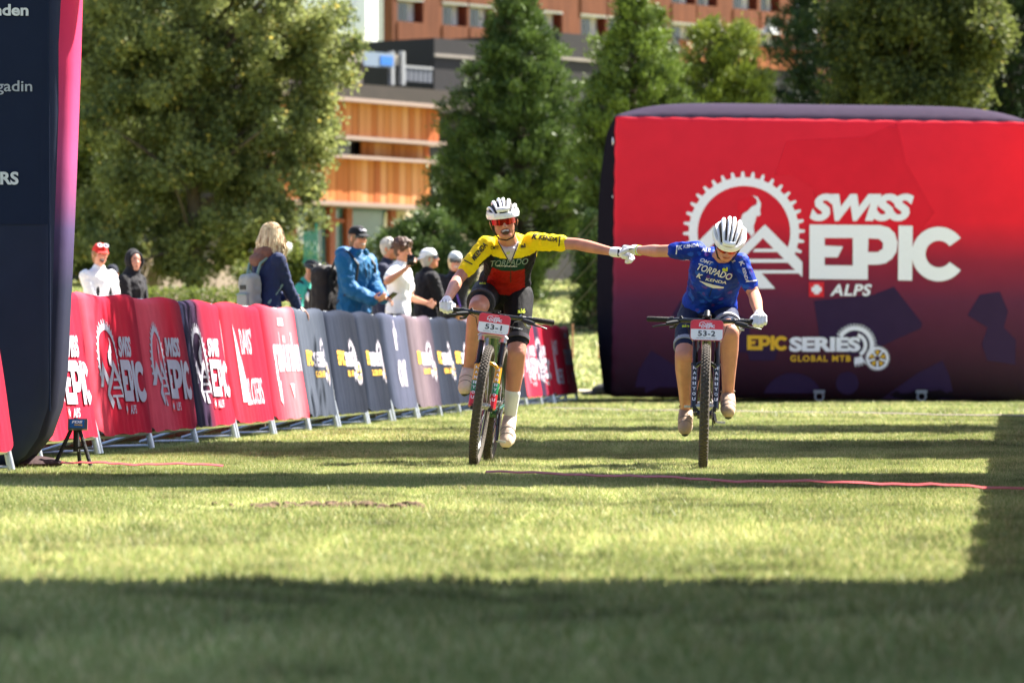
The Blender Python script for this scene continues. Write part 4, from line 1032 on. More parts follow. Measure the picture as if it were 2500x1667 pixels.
def face_paint(c, F, U, k, skin, mouth='closed', brow=(.10, .06, .035), lip=None, stubble=0):
    F, U, R = frame3(F, U); c = V(c); sk = np.array(skin[:3]); lipc = np.array(lip or (sk[0] * .85, sk[1] * .45, sk[2] * .45)); br = np.array(brow)
    def f(co):
        d = (co - c) / k; r, fw, u = d.dot(R), d.dot(F), d.dot(U)
        if abs(r) > .1 or abs(u) > .14 or fw < .03: return sk
        col = sk.copy()
        ch = math.exp(-(((abs(r) - .036) / .018) ** 2 + ((u + .032) / .02) ** 2)); col = col * (1 - .0 * ch) + (np.array([sk[0] * 1.02, sk[1] * .72, sk[2] * .70]) - col) * .55 * ch
        for s in (-1, 1):
            e = ((r - s * .031) / .014) ** 2 + ((u - .002) / .0065) ** 2
            if e < 1: col = np.array([.04, .03, .025]) if e < .45 else sk * .6
            b = ((r - s * .031) / .022) ** 2 + ((u - .026 + .004 * abs(r) / .03) / .0055) ** 2
            if b < 1: col = br
        if mouth == 'open':
            e = (r / .029) ** 2 + ((u + .070) / .019) ** 2
            if e < 1.35: col = lipc
            if e < 1: col = np.array([.05, .012, .012])
            if e < .62 and u > -.0645: col = np.array([.62, .57, .52])
        elif mouth == 'smile':
            cu = u + .068 - 9 * r * r
            e = (r / .030) ** 2 + (cu / .0105) ** 2
            if e < 1.4: col = lipc
            if e < .75: col = np.array([.70, .66, .60])
        else:
            e = (r / .024) ** 2 + ((u + .070) / .009) ** 2
            if e < 1: col = lipc if abs(u + .070) > .002 else lipc * .5
        if stubble and u < -.05: col = col * (1 - .18 * stubble)
        return col
    return f
def add_hand(mb, W, D, N, T, k=1.0, curl=(.35, .45, .3), infl=0.0, thumb=.5, spread=.10, curls=None):
    """wrist W, D to the knuckles, N palm normal (fingers curl towards it), T towards the thumb side"""
    W = V(W); D = V(D).normalized(); N = V(N); N = (N - D * N.dot(D)).normalized(); T0 = V(T); T = (T0 - D * T0.dot(D) - N * T0.dot(N)).normalized()
    kn = []
    for i in range(4):
        off = (1.5 - i) * .0205 * k; kn.append(W + D * (.088 - .006 * abs(i - 1)) * k + T * off)
    for i in range(4): mb.capsule(W + T * (1.5 - i) * .013 * k + D * .012 * k, kn[i], .0145 * k + infl, .0115 * k + infl, 8)
    ln = [(.042, .026, .020), (.047, .030, .022), (.043, .028, .021), (.034, .021, .019)]
    for i in range(4):
        p = kn[i]; a = 0; sp = T * (1.5 - i) * spread; cc = curls[i] if curls else curl
        for j in range(3):
            a += cc[j]; d = (D * math.cos(a) + N * math.sin(a) + sp * (1 if j == 0 else .6)).normalized()
            q = p + d * ln[i][j] * k; mb.capsule(p, q, (.0092 - .0008 * j) * k + infl, (.0086 - .0009 * j) * k + infl, 8); p = q
    p = W + (D * .022 + T * .024) * k; q = p + (T * .62 + D * .62 + N * .35).normalized() * .040 * k
    mb.capsule(p, q, .014 * k + infl, .0105 * k + infl, 8)
    d2 = (D * (.85) + T * (.5 - thumb) + N * thumb).normalized(); r = q + d2 * .030 * k; mb.capsule(q, r, .0102 * k + infl, .0092 * k + infl, 8)
    d3 = (D * .8 + T * (.25 - thumb) + N * thumb * 1.1).normalized(); mb.capsule(r, r + d3 * .024 * k, .0092 * k + infl, .008 * k + infl, 8)
def add_torso(mb, pts, lat, infl=0.0, a=0, b=None):
    """pts: (centre, half width, half depth); lat: lateral vectors first -> last"""
    n = len(pts); rings = []
    for i in range(n):
        t = (V(pts[min(i + 1, n - 1)][0]) - V(pts[max(i - 1, 0)][0])).normalized()
        f = i / (n - 1); L = V(lat[0]).lerp(V(lat[1]), f); L = (L - t * L.dot(t)).normalized(); D = t.cross(L)
        rings.append((pts[i][0], L * (pts[i][1] + infl), D * (pts[i][2] + infl)))
    mb.loft(rings[a:b], 28); return rings
def add_arm(mb, s, e, w, k=1.0, infl=0.0, upto=2.0):
    """shoulder, elbow, wrist; upto 0..1 upper arm, 1..2 forearm"""
    up = [(s, .050), (s.lerp(e, .35), .046), (s.lerp(e, .75), .040), (e, .038)]; fo = [(e, .038), (e.lerp(w, .28), .040), (e.lerp(w, .65), .032), (w, .025)]
    seq = up + fo[1:]; ts = [0, .35, .75, 1, 1.28, 1.65, 2.0]; P_, R_ = [], []
    for (p, r), t in zip(seq, ts):
        if t <= upto + 1e-6: P_.append(p); R_.append(r * k + infl)
        else:
            i = len(P_); f = (upto - ts[i - 1]) / (t - ts[i - 1]); p0, r0 = seq[i - 1]
            if f > .02: P_.append(V(p0).lerp(V(p), f)); R_.append((r0 + (r - r0) * f) * k + infl)
            break
    mb.chain(P_, R_, 14)
def add_leg(mb, h, kn, an, k=1.0, infl=0.0, upto=2.0, a=0.0):
    d = (kn - h).normalized(); sh = (an - kn).normalized(); back = V((0, 1, 0)); back = (back - sh * back.dot(sh)).normalized()
    seq = [(h, .088), (h.lerp(kn, .35), .082), (h.lerp(kn, .75), .064), (kn, .056), (kn.lerp(an, .28) + back * .012, .056), (kn.lerp(an, .62) + back * .004, .044), (an, .034)]
    ts = [0, .35, .75, 1, 1.28, 1.62, 2.0]; P_, R_ = [], []
    for i, ((p, r), t) in enumerate(zip(seq, ts)):
        if t < a - 1e-6: continue
        if t <= upto + 1e-6: P_.append(p); R_.append(r * k + infl)
        else:
            if not P_: P_.append(seq[i - 1][0]); R_.append(seq[i - 1][1] * k + infl)
            f = (upto - ts[i - 1]) / (t - ts[i - 1]); p0, r0 = seq[i - 1]
            if f > .02: P_.append(V(p0).lerp(V(p), f)); R_.append((r0 + (r - r0) * f) * k + infl)
            break
    if len(P_) > 1: mb.chain(P_, R_, 16)
M_skin = mat('skin', (1, 1, 1, 1), rough=.42, var=.13, scale=16, attr=True, spec=.45, bump=.12, bscale=90)
def cloth(name, c, rough=.75, bump=.25, bs=240, var=.08, sheen=.06): return mat(name, c, rough=rough, var=var, scale=14, bump=bump, bscale=bs, sheen=sheen, spec=.12)
SK_F, SK_M, SK_T, SK_D = S(206, 150, 124), S(202, 142, 114), S(188, 122, 88), S(176, 116, 86)

# ---- headwear, hair, glasses
def cap_on(parent, c, F, U, k, m_dome, m_brim, back=False, flat=False, text=None, mtext=None):
    F, U, R = frame3(F, U); c = V(c); q = MB(); n = 22; rings = []
    for i in range(9):
        a = math.radians(90 * i / 8.6); rz = .088 * k * math.sin(a); rr_ = math.cos(a)
        rings.append((c + U * (.035 * k + rz) - F * .006 * k, R * (.084 * k * (rr_ ** .8) + .001), F * (.103 * k * (rr_ ** .8) + .001)))
    q.loft(rings, n); dome = q.build('cap', m_dome, parent, fixn=True)
    b = MB(); s = -1 if back else 1; top, bot = [], []
    for i in range(13):
        a = math.radians(-72 + 12 * i); e = V(R) * math.sin(a) * .080 * k; d = math.cos(a)
        base = c + e + F * s * (.085 * d * k + .004) + U * .040 * k
        ext = (.072 * k) * (max(0, d) ** .55)
        tip = base + F * s * ext - U * (.030 * k * max(0, d) + (0 if flat else .014 * k * abs(math.sin(a)) ** 2))
        top += [base, tip]
    k0 = len(top); vs = top + [v - U * .005 for v in top]
    fs = [(2 * i, 2 * i + 1, 2 * i + 3, 2 * i + 2) for i in range(12)] + [(k0 + 2 * i + 2, k0 + 2 * i + 3, k0 + 2 * i + 1, k0 + 2 * i) for i in range(12)] + [(2 * i + 1, k0 + 2 * i + 1, k0 + 2 * i + 3, 2 * i + 3) for i in range(12)]
    b.add(vs, fs); b.build('brim', m_brim, dome, fixn=True)
    bt = MB(); bt.ell(c + U * .123 * k - F * .006 * k, R * .008, F * .008, U * .005, 8, 5); bt.build('button', m_dome, dome)
    if text:
        bv_ = q.bvh(); art = art_fit(art_text(text, .02, .2), -.042 * k, -.012, .042 * k, .014)
        stamp('lettering', art, mtext, dome, projector(bv_, c + F * .3 * (-1 if back else 1) + U * .075 * k, R * (1 if not back else -1), U, -F * (-1 if back else 1)), step=.012)
    return dome
def glasses_on(parent, c, F, U, k, m_lens, m_frame, h=.021, up=.002, wide=.078):
    F, U, R = frame3(F, U); c = V(c); q = MB(); vs = []; N = 16
    for i in range(N + 1):
        a = math.radians(-64 + 128 * i / N); p = c + (F * math.cos(a) * .108 + R * math.sin(a) * wide * 1.08) * k; hh = h * (1 - .25 * (abs(a) / 1.1) ** 3) * k
        notch = .010 * k * math.exp(-(a / .10) ** 2)
        for z in (up * k + hh, up * k - hh * .9 + notch * 1.6): vs += [p + U * z, p + U * z - F * .004]
    fs = []
    for i in range(N):
        a = 4 * i; b = a + 4
        fs += [(a, a + 2, b + 2, b), (a + 1, b + 1, b + 3, a + 3), (a, b, b + 1, a + 1), (a + 2, a + 3, b + 3, b + 2)]
    q.add(vs, fs); g = q.build('sunglasses', m_lens, parent, fixn=True)
    t = MB()
    t.tube([c + (F * math.cos(a) * .110 + R * math.sin(a) * wide * 1.09) * k + U * (up + h) * k for a in [math.radians(-64 + 16 * i) for i in range(9)]], .0034, 6)
    for s in (-1, 1): t.tube([c + (F * math.cos(1.1) * .108 + R * s * math.sin(1.1) * wide * 1.08) * k + U * (up + h * .5) * k, c + (R * s * .083 - F * .02) * k + U * (up + .004) * k], .0035, 6)
    t.build('glasses_frame', m_frame, g); return g
def hair_short(parent, c, F, U, k, m_, vol=.012, seed=1, curly=.0, fringe=.0):
    F, U, R = frame3(F, U); c = V(c); q = MB(); rg = random.Random(seed)
    q.ell(c + U * .026 * k - F * .012 * k, R * (.078 * k + vol), F * (.092 * k + vol), U * (.086 * k + vol))
    q.ell(c - U * .02 * k - F * .035 * k, R * (.072 * k + vol * .7), F * (.055 * k + vol * .6), U * (.07 * k))
    for i in range(int(60 * (1 + curly * 3))):
        a, b = rg.uniform(-math.pi, math.pi), rg.uniform(.05, 1.45); d = (F * math.cos(a) * math.cos(b) + R * math.sin(a) * math.cos(b) + U * math.sin(b))
        if d.dot(F) > .72 and d.dot(U) < .45 - fringe: continue
        p = c + U * .022 * k - F * .010 * k + V((0, 0, 0)) + (d * 1.0).cross(V((0, 0, 0))) + R * d.dot(R) * (.076 * k + vol) + F * d.dot(F) * (.092 * k + vol) + U * d.dot(U) * (.086 * k + vol)
        e = (d * .5 + V((rg.uniform(-1, 1), rg.uniform(-1, 1), rg.uniform(-1, .6))) * .8 + F * .3 * fringe).normalized()
        L = (.018 + .022 * curly) * rg.uniform(.7, 1.4); q.capsule(p - e * L * .5, p + e * L * .5, .010 + .006 * curly, .006, 7)
    me = remesh(q, .0075, 1); wrinkle(me, .0035, 60, U, seed); return attach('hair', me, m_, parent)

# ---- a standing spectator
def spectator(label, px, Y, top_py, face, look, spec, group='spectators behind the barriers'):
    """px column, depth, photo row of the top of the head; face/look: yaw of body/head in degrees (0 towards the camera, + to the right)"""
    x = (px - 1250) * Y / FPX; gz = float(ground_h(0, Y)) + spec.get('lift', .22); H = P(px, top_py, Y).z - gz; hat = spec.get('hat_h', .0); H -= hat
    base = V((x, Y, gz)); root = thing('person', base, label, 'person', group)
    a = math.radians(face); Fb = V((math.sin(a), -math.cos(a), 0)); Rb = V((math.cos(a), math.sin(a), 0)); Z = V((0, 0, 1))
    al = math.radians(look); pit = math.radians(spec.get('pitch', 0)); Fh = V((math.sin(al) * math.cos(pit), -math.cos(al) * math.cos(pit), math.sin(pit))); Uh = V((-math.sin(al) * math.sin(pit) + spec.get('tilt', 0), math.cos(al) * math.sin(pit), math.cos(pit)))
    k = H / 1.72; lean = spec.get('lean', .02); at = lambda r, f, u: base + Rb * r * k + Fb * f * k + Z * u * H
    wd = spec.get('wide', 1.0)
    tor = [(at(0, 0, .50), .150 * wd * k, .105 * k), (at(0, .0, .55), .155 * wd * k, .11 * k), (at(0, .005, .61), .135 * wd * k, .098 * k), (at(0, lean * .5, .68), .142 * wd * k, .105 * k), (at(0, lean, .745), .160 * wd * k, .115 * k), (at(0, lean, .795), .165 * wd * k, .098 * k), (at(0, lean, .822), .135 * wd * k, .075 * k), (at(0, lean, .842), .065 * k, .058 * k)]
    lat = (Rb, Rb); shoulder = {1: at(.175 * wd, lean, .80), -1: at(-.175 * wd, lean, .80)}
    hc = at(0, lean + spec.get('hf', .03), .937)
    if 'hoff' in spec: hc = hc + Rb * spec['hoff'][0] + Fb * spec['hoff'][1] + Z * spec['hoff'][2]
    sk = spec.get('skin', SK_F); body = MB(); add_torso(body, tor, lat); add_head(body, hc, Fh, Uh, k); body.capsule(at(0, lean, .82), hc - V(Uh).normalized() * .06 * k, .060 * k, .052 * k)
    el, wr, hd = {}, {}, {}; top = MB(); infl = spec.get('infl', .014); add_torso(top, tor, lat, infl)
    top.capsule(at(0, lean, .815), at(0, lean + .005, .845), .085 * k + infl * .5, .064 * k + infl * .4)
    for s in (1, -1):
        t = spec['hands'].get(s, (.24 * s, .06, .44)); W = t if isinstance(t, Vector) else at(t[0], t[1], t[2]); pole = Rb * s * spec.get('pole_out', .6) - Fb * .8 - Z * .7
        el[s], wr[s] = ik(shoulder[s], W, .172 * H, .150 * H, pole)
        add_arm(body, shoulder[s], el[s], wr[s], k); D = (wr[s] - el[s]).normalized(); hs = spec.get('hand', {}).get(s, {})
        D2 = V(hs['D']) if 'D' in hs else D
        add_hand(body, wr[s], D2, hs.get('N', -Rb * s * .8 + Fb * .3), hs.get('T', Fb * .8 + Z * .4), k, hs.get('curl', (.3, .4, .3)), thumb=hs.get('thumb', .4))
        add_arm(top, shoulder[s], el[s], wr[s], k, infl, spec.get('sleeve', 1.96))
    hip, kn, an = {}, {}, {}; bot = MB(); add_torso(bot, tor, lat, .010, 0, 3)
    for s in (1, -1):
        hip[s] = at(.085 * s, 0, .505); kn[s] = at(.095 * s, .02, .275); an[s] = at(.10 * s, -.01, .05)
        add_leg(body, hip[s], kn[s], an[s], k); add_leg(bot, hip[s], kn[s], an[s], k, .020, 1.94)
        sh = MB(); sh.capsule(an[s] - Z * (an[s].z - gz - .045), an[s] - Z * (an[s].z - gz - .035) + Fb * .15 * k, .044, .036); sh.capsule(an[s] - Z * .02, an[s] - Z * (an[s].z - gz - .05), .05, .045)
        for v in sh.v: v.z = max(v.z, gz + .004)
        me = remesh(sh, .012, 2); attach('shoe', me, spec.get('m_shoe', cloth('dark_shoe', S(46, 44, 46))), root)
        body.capsule(an[s], an[s] - Z * (an[s].z - gz - .05) + Fb * .06, .034, .03)
    vox = spec.get('vox', .0085); me = remesh(body, vox, 2)
    fp = face_paint(hc, Fh, Uh, k, sk, spec.get('mouth', 'closed'), spec.get('brow', (.12, .07, .04)), stubble=spec.get('stubble', 0)); setcol(me, fp)
    attach('body', me, M_skin, root)
    me = remesh(top, .011, 3); wrinkle(me, spec.get('wr', .006), spec.get('wf', 15), None, px * .1); topo = attach(spec.get('top_name', 'jacket'), me, spec['m_top'], root)
    me = remesh(bot, .014, 2); wrinkle(me, .006, 12, None, px); attach('trousers', me, spec.get('m_bot', cloth('dark_trousers', S(38, 40, 48))), root)
    return dict(root=root, hc=hc, Fh=Fh, Uh=Uh, k=k, at=at, Fb=Fb, Rb=Rb, sh=shoulder, el=el, wr=wr, H=H, top=topo, tor=tor)
# ================================================================== MOUNTAIN BIKES
M_rub = mat('tyre_rubber', S(78, 70, 62), rough=.85, var=.25, scale=60, bump=.4); M_mud = mat('muddy_sidewall', S(98, 84, 74), rough=.8, var=.25, scale=40)
M_bk = mat('matt_black', S(26, 26, 28), rough=.45, var=.1, scale=30); M_gl = mat('gloss_black', S(20, 20, 22), rough=.2, var=.1, scale=30, coat=.5); M_al = mat('alloy', S(176, 172, 166), rough=.3, var=.1, scale=40, metal=.8)
M_grip = mat('grip_rubber', S(40, 36, 34), rough=.8, var=.15, scale=80, bump=.6, bscale=400)
M_stan = mat('stanchion_dark', S(44, 40, 40), rough=.18, var=.08, metal=.5)
def wheel(bike, M, y, R=.372, name='front_wheel'):
    w = MB(); r = .0285; c = V((0, y, R)); w.ring(c, (1, 0, 0), R - r, r, 96, 12)
    for row, x, hh in ((0, -.007, .006), (1, .007, .006), (0, -.019, .005), (1, .019, .005)):
        n = 84
        for i in range(n):
            a = 2 * math.pi * (i + .5 * row + (.25 if abs(x) > .01 else 0)) / n; rr_ = R - r + math.sqrt(max(0, r * r - x * x)) + .001
            d = V((0, math.cos(a), math.sin(a))); t = V((0, -math.sin(a), math.cos(a))); n_ = V((x / r * .8, 0, 0)) + d * .9; n_.normalize()
            Mx = Matrix((V((1, 0, 0)), t, d)).transposed(); w.box(c + d * rr_ + V((x, 0, 0)), (.0095, .0115, hh * 2), Mx)
    wo = w.xf(M).build('tyre', M_rub, bike)
    rm = MB(); rm.ring(c, (1, 0, 0), R - r * 2 - .008, .012, 72, 8, ell=1.1); rm.xf(M).build('rim', M_gl, wo)
    hb = MB(); hb.tube([c - V((.055, 0, 0)), c - V((.03, 0, 0)), c + V((.03, 0, 0)), c + V((.055, 0, 0))], [.014, .022, .022, .014], 12); hb.xf(M).build('hub', M_al, wo)
    sp = MB()
    for i in range(28):
        a = 2 * math.pi * i / 28; d = V((0, math.cos(a), math.sin(a))); b = V((0, math.cos(a + (.6 if i % 4 < 2 else -.6)), math.sin(a + (.6 if i % 4 < 2 else -.6))))
        sp.tube([c + b * .022 + V((.027 * (1 if i % 2 else -1), 0, 0)), c + d * (R - r * 2 - .012)], .0012, 4)
    o = sp.xf(M).build('spokes', M_al, wo); o['kind'] = 'stuff'
    dk = MB(); dk.ring(c + V((.045, 0, 0)), (1, 0, 0), .072, .010, 36, 6, ell=.12); dk.xf(M).build('brake_disc', M_al, wo)
    return wo
def bike_build(label, contact, yaw, lean, num, crank, fork_cols, frame_m, bar_z=.92, grip_drop=0):
    """local frame: front wheel touches the origin, forward is -y"""
    M = Matrix.Translation(contact) @ Matrix.Rotation(math.radians(yaw), 4, 'Z') @ Matrix.Rotation(math.radians(lean), 4, 'Y')
    b = thing('mountain_bike', contact, label, 'bicycle'); R = .372
    X = lambda x, y, z: V((x, y, z))
    wheel(b, M, 0, R, 'front_wheel'); wheel(b, M, 1.17, R, 'rear_wheel')
    ax = X(0, 0, R); ta = math.radians(67.5); fd = V((0, math.cos(ta), math.sin(ta))); crown = ax + fd * .455; hb = crown + fd * .02; ht = crown + fd * .13
    # fork
    for s in (-1, 1):
        lo = ax + V((s * .066, 0, -.012)); cr_ = crown + V((s * .066, 0, 0))
        f = MB(); f.tube([lo + fd * .26, cr_], .017, 12); f.xf(M).build('stanchion', M_stan, b)
        for k, (t0, t1, m_) in enumerate(fork_cols):
            f = MB(); r0 = .0215 - .002 * (1 - t0); f.tube([lo + fd * .285 * t0, lo + fd * .285 * (t1 - .001)], [r0, .0215 - .002 * (1 - t1)], 14); lg = f.xf(M).build('fork_lower', m_, b)
        ring_ = MB(); ring_.tube([lo + fd * .280, lo + fd * .292], .0235, 14); ring_.xf(M).build('seal_ring', M_bk, b)
        dp = MB(); dp.box(lo + V((-s * .012, 0, 0)), (.03, .03, .035)); dp.xf(M).build('dropout', M_bk, b)
        # white letters running down the fork leg
        word = 'MANITOU'; d3 = M.to_3x3()
        for i, ch in enumerate(word):
            t = .93 - i * .118; o = lo + fd * .285 * t; art = art_fit(art_text(ch, .03), -.0095, -.010, .0095, .010)
            mp_ = lambda x, y, off, o=o: M @ (o + V((x, -.0225 + .0225 * (1 - math.sqrt(max(0, 1 - (x / .0225) ** 2))) - .0012 - off, 0)) + fd * y)
            stamp('fork_lettering', art, M_pw, b, mp_)
    f = MB(); pts = []
    for i in range(9):
        a = math.pi * i / 8; pts.append(ax + fd * (.235 + .055 * math.sin(a)) + V((-.066 * math.cos(a), -.03 * math.sin(a), 0)))
    f.tube(pts, .011, 8); f.xf(M).build('fork_arch', fork_cols[-1][2], b)
    f = MB(); f.tube([crown + V((-.085, 0, -.004)), crown + V((-.066, 0, .012)), crown + V((-.03, 0, .022)), crown + V((.03, 0, .022)), crown + V((.066, 0, .012)), crown + V((.085, 0, -.004))], [.020, .023, .022, .022, .023, .020], 12)
    for s in (-1, 1): f.tube([crown + V((s * .066, 0, 0)) - fd * .028, crown + V((s * .066, 0, 0)) + fd * .022], .024, 12)
    f.xf(M).build('fork_crown', M_al, b)
    # frame
    bb = X(0, .735, .318); sx = X(0, .93, .70); st_ = X(0, 1.0, .885); ra = X(0, 1.17, R)
    f = MB(); f.tube([hb, ht + fd * .01], .026, 12); f.tube([hb + fd * .025, bb], [.030, .033], 12); f.tube([ht - fd * .012, sx], [.024, .018], 12); f.tube([bb, sx], [.024, .019], 12)
    for s in (-1, 1):
        f.tube([bb + V((s * .03, .03, 0)), ra + V((s * .055, -.02, 0))], [.014, .010], 8); f.tube([sx + V((s * .012, 0, -.03)), ra + V((s * .055, -.01, .01))], [.011, .008], 8)
    f.tube([bb - V((.045, 0, 0)), bb + V((.045, 0, 0))], .028, 14); f.xf(M).build('frame', frame_m, b)
    f = MB(); f.tube([sx, st_], .0145, 10); f.xf(M).build('seat_post', M_bk, b)
    f = MB(); f.loft([(st_ + V((0, -.16, .035)), V((.012, 0, 0)), V((0, 0, .010))), (st_ + V((0, -.12, .038)), V((.020, 0, 0)), V((0, 0, .014))), (st_ + V((0, -.02, .038)), V((.030, 0, 0)), V((0, 0, .018))), (st_ + V((0, .06, .042)), V((.062, 0, 0)), V((0, 0, .022))), (st_ + V((0, .11, .050)), V((.070, 0, 0)), V((0, 0, .018))), (st_ + V((0, .13, .05)), V((.05, 0, 0)), V((0, 0, .010)))], 16); f.xf(M).build('saddle', M_bk, b)
    # cockpit
    bc = ht + fd * .025 + V((0, -.055, 0)); bc.z = bar_z
    f = MB(); f.tube([ht + fd * .03, bc], .019, 10); f.xf(M).build('stem', M_bk, b)
    f = MB(); hw = .36; f.tube([bc + V((-hw, .045, .006)), bc + V((-.2, .012, .004)), bc + V((-.05, 0, 0)), bc + V((.05, 0, 0)), bc + V((.2, .012, .004)), bc + V((hw, .045, .006))], [.011, .012, .0155, .0155, .012, .011], 12); bar = f.xf(M).build('handlebar', M_gl, b)
    for s in (-1, 1):
        o = lambda x, dy=0, dz=0: bc + V((s * x, .045 * max(0, (x - .05) / (hw - .05)) ** 1.2 + dy, .004 + dz))
        f = MB(); f.tube([o(.225), o(.23), o(.355), o(.362)], [.013, .0165, .0165, .012], 14); f.xf(M).build('grip', M_grip, b)
        f = MB(); f.tube([o(.20), o(.222)], .0185, 12); f.tube([o(.17, -.01, -.012), o(.21, -.03, -.02), o(.245, -.055, -.026)], [.013, .016, .012], 10)
        f.tube([o(.235, -.05, -.028), o(.26, -.075, -.034), o(.30, -.080, -.040), o(.325, -.070, -.046)], [.008, .006, .005, .0055], 8); f.xf(M).build('brake_lever', M_bk, b)
        f = MB(); f.tube([o(.165, 0, -.002), o(.185, 0, -.002)], .017, 10); f.tube([o(.175, -.005, -.015), o(.195, .01, -.045), o(.225, .0, -.05)], [.010, .009, .008], 8); f.tube([o(.15, 0, .006), o(.16, 0, .02)], .009, 8); f.xf(M).build('shifter', M_al if s > 0 else M_bk, b)
        f = MB(); f.tube([o(.165, -.015, -.014), o(.12, -.04, -.03), o(.10, -.03, -.10), crown + V((s * .05, -.01, .05)), crown + V((s * .06, .03, -.1))], .0028, 6); f.xf(M).build('cable', M_bk, b)
    f = MB(); f.box(bc + V((0, .005, .028)), (.05, .075, .012)); f.tube([bc + V((0, 0, .0)), bc + V((0, 0, .03))], .008, 8); f.xf(M).build('bike_computer', M_bk, b)
    # number plate
    pc = bc + V((0, -.075, -.055)); tilt = Matrix.Rotation(math.radians(-14), 3, 'X')
    pw, ph = .198, .128
    def rr2(w_, h_, r_): return [q for cx, cy, a0 in ((w_ / 2 - r_, h_ / 2 - r_, 0), (-w_ / 2 + r_, h_ / 2 - r_, 90), (-w_ / 2 + r_, -h_ / 2 + r_, 180), (w_ / 2 - r_, -h_ / 2 + r_, 270)) for q in arc(cx, cy, r_, a0, a0 + 90, 5)]
    pm = lambda x, y, off: M @ (pc + tilt @ V((x, -off + .25 * x * x, y)))
    out = rr2(pw, ph, .022); m_ = MB(); nn = len(out)
    m_.v = [pm(x, y, .002) for x, y in out] + [pm(x, y, -.001) for x, y in out]; m_.f = [tuple(range(nn)), tuple(reversed(range(nn, 2 * nn)))] + [(i, nn + i, nn + (i + 1) % nn, (i + 1) % nn) for i in range(nn)]
    pl = m_.build('number_plate', mat('plate_edge', S(206, 96, 104), rough=.4, var=.04), b, smooth=False)
    ins = rr2(pw - .008, ph - .008, .019); split = .006
    up_ = [(x, max(y, split)) for x, y in ins if y > 0]; up_ = [(pw / 2 - .004, split)] + up_ + [(-pw / 2 + .004, split)]
    dn_ = [(-pw / 2 + .004, split)] + [(x, y) for x, y in ins if y < 0] + [(pw / 2 - .004, split)]
    stamp('plate_red_panel', art_poly(up_), mat('plate_red', S(222, 62, 74), rough=.4, var=.04), pl, pm, step=.03, off=.004)
    stamp('plate_white_panel', art_poly(dn_), mat('plate_white', S(236, 234, 236), rough=.4, var=.03), pl, pm, step=.03, off=.004)
    stamp('plate_number', art_fit(art_text(num, .02, 0, 1.08), -.052, -.038, .052, -.004), mat('plate_ink', S(52, 52, 58), rough=.6), pl, pm, step=.03, off=.006)
    for i, (r_, a) in enumerate(SE_N): stamp('plate_logo', ([(x * .098, y * .098 + .030) for x, y in a[0]], a[1]), M_pw, pl, pm, off=.006 + .0002 * i)
    stamp('plate_text', art_fit(art_text('powered by', .02), -.02, .052, .022, .056), M_pw, pl, pm, off=.006)
    stamp('plate_text', art_fit(art_text('partners of the race', .02), -.06, -.052, .06, -.047), mat('plate_ink', (1, 1, 1, 1)), pl, pm, off=.006)
    # cranks and pedals (angle of the image-right crank from straight down, turning forward)
    ca = math.radians(crank); ped = {}
    f = MB(); f.ring(bb + V((.052, 0, 0)), (1, 0, 0), .072, .006, 40, 6, ell=.5)
    for k in range(4): a = k * math.pi / 2 + .4; f.tube([bb + V((.052, 0, 0)), bb + V((.052, math.cos(a) * .07, math.sin(a) * .07))], .006, 6)
    f.xf(M).build('chainring', M_bk, b)
    f = MB()
    for dz in (.068, -.068): f.tube([bb + V((.052, 0, dz)), ra + V((.052, 0, dz * .5))], .004, 6)
    f.xf(M).build('chain', M_bk, b)
    for s, ang in ((1, ca), (-1, ca + math.pi)):
        e_ = bb + V((s * .068, -math.sin(ang) * .17, -math.cos(ang) * .17)); f = MB(); f.tube([bb + V((s * .055, 0, 0)), e_], [.015, .012], 10); f.xf(M).build('crank_arm', M_gl, b)
        f = MB(); f.tube([e_, e_ + V((s * .06, 0, 0))], .008, 8); f.box(e_ + V((s * .035, 0, 0)), (.05, .06, .014)); f.xf(M).build('pedal', M_al, b); ped[s] = M @ (e_ + V((s * .04, 0, 0)))
    return dict(root=b, M=M, ped=ped, bar=lambda x: M @ (bc + V((x, .045 * max(0, (abs(x) - .05) / (hw - .05)) ** 1.2, .004))), saddle=M @ st_)
M_gold = mat('fork_gold', S(214, 150, 30), rough=.3, var=.08, coat=.4); M_grn = mat('fork_green', S(24, 112, 66), rough=.3, var=.08, coat=.4); M_rd = mat('fork_red', S(206, 36, 42), rough=.3, var=.08, coat=.4)
c1 = G(1157, 1137); c1.z = .002; c2 = G(1716, 1146); c2.z = .002
bike1 = bike_build('mountain bike with gold green red fork and plate 53-1 under yellow rider', c1, -4.0, 7.6, '53-1', 8, [(0, .33, M_rd), (.33, .60, M_grn), (.60, 1.0, M_gold)], mat('frame_green', S(20, 70, 46), rough=.25, coat=.5), .935)
bike2 = bike_build('mountain bike with black fork and plate 53-2 under blue rider', c2, -2.5, 1.6, '53-2', 75, [(0, 1.0, M_gl)], mat('frame_dark', S(30, 30, 38), rough=.25, coat=.5), .885)

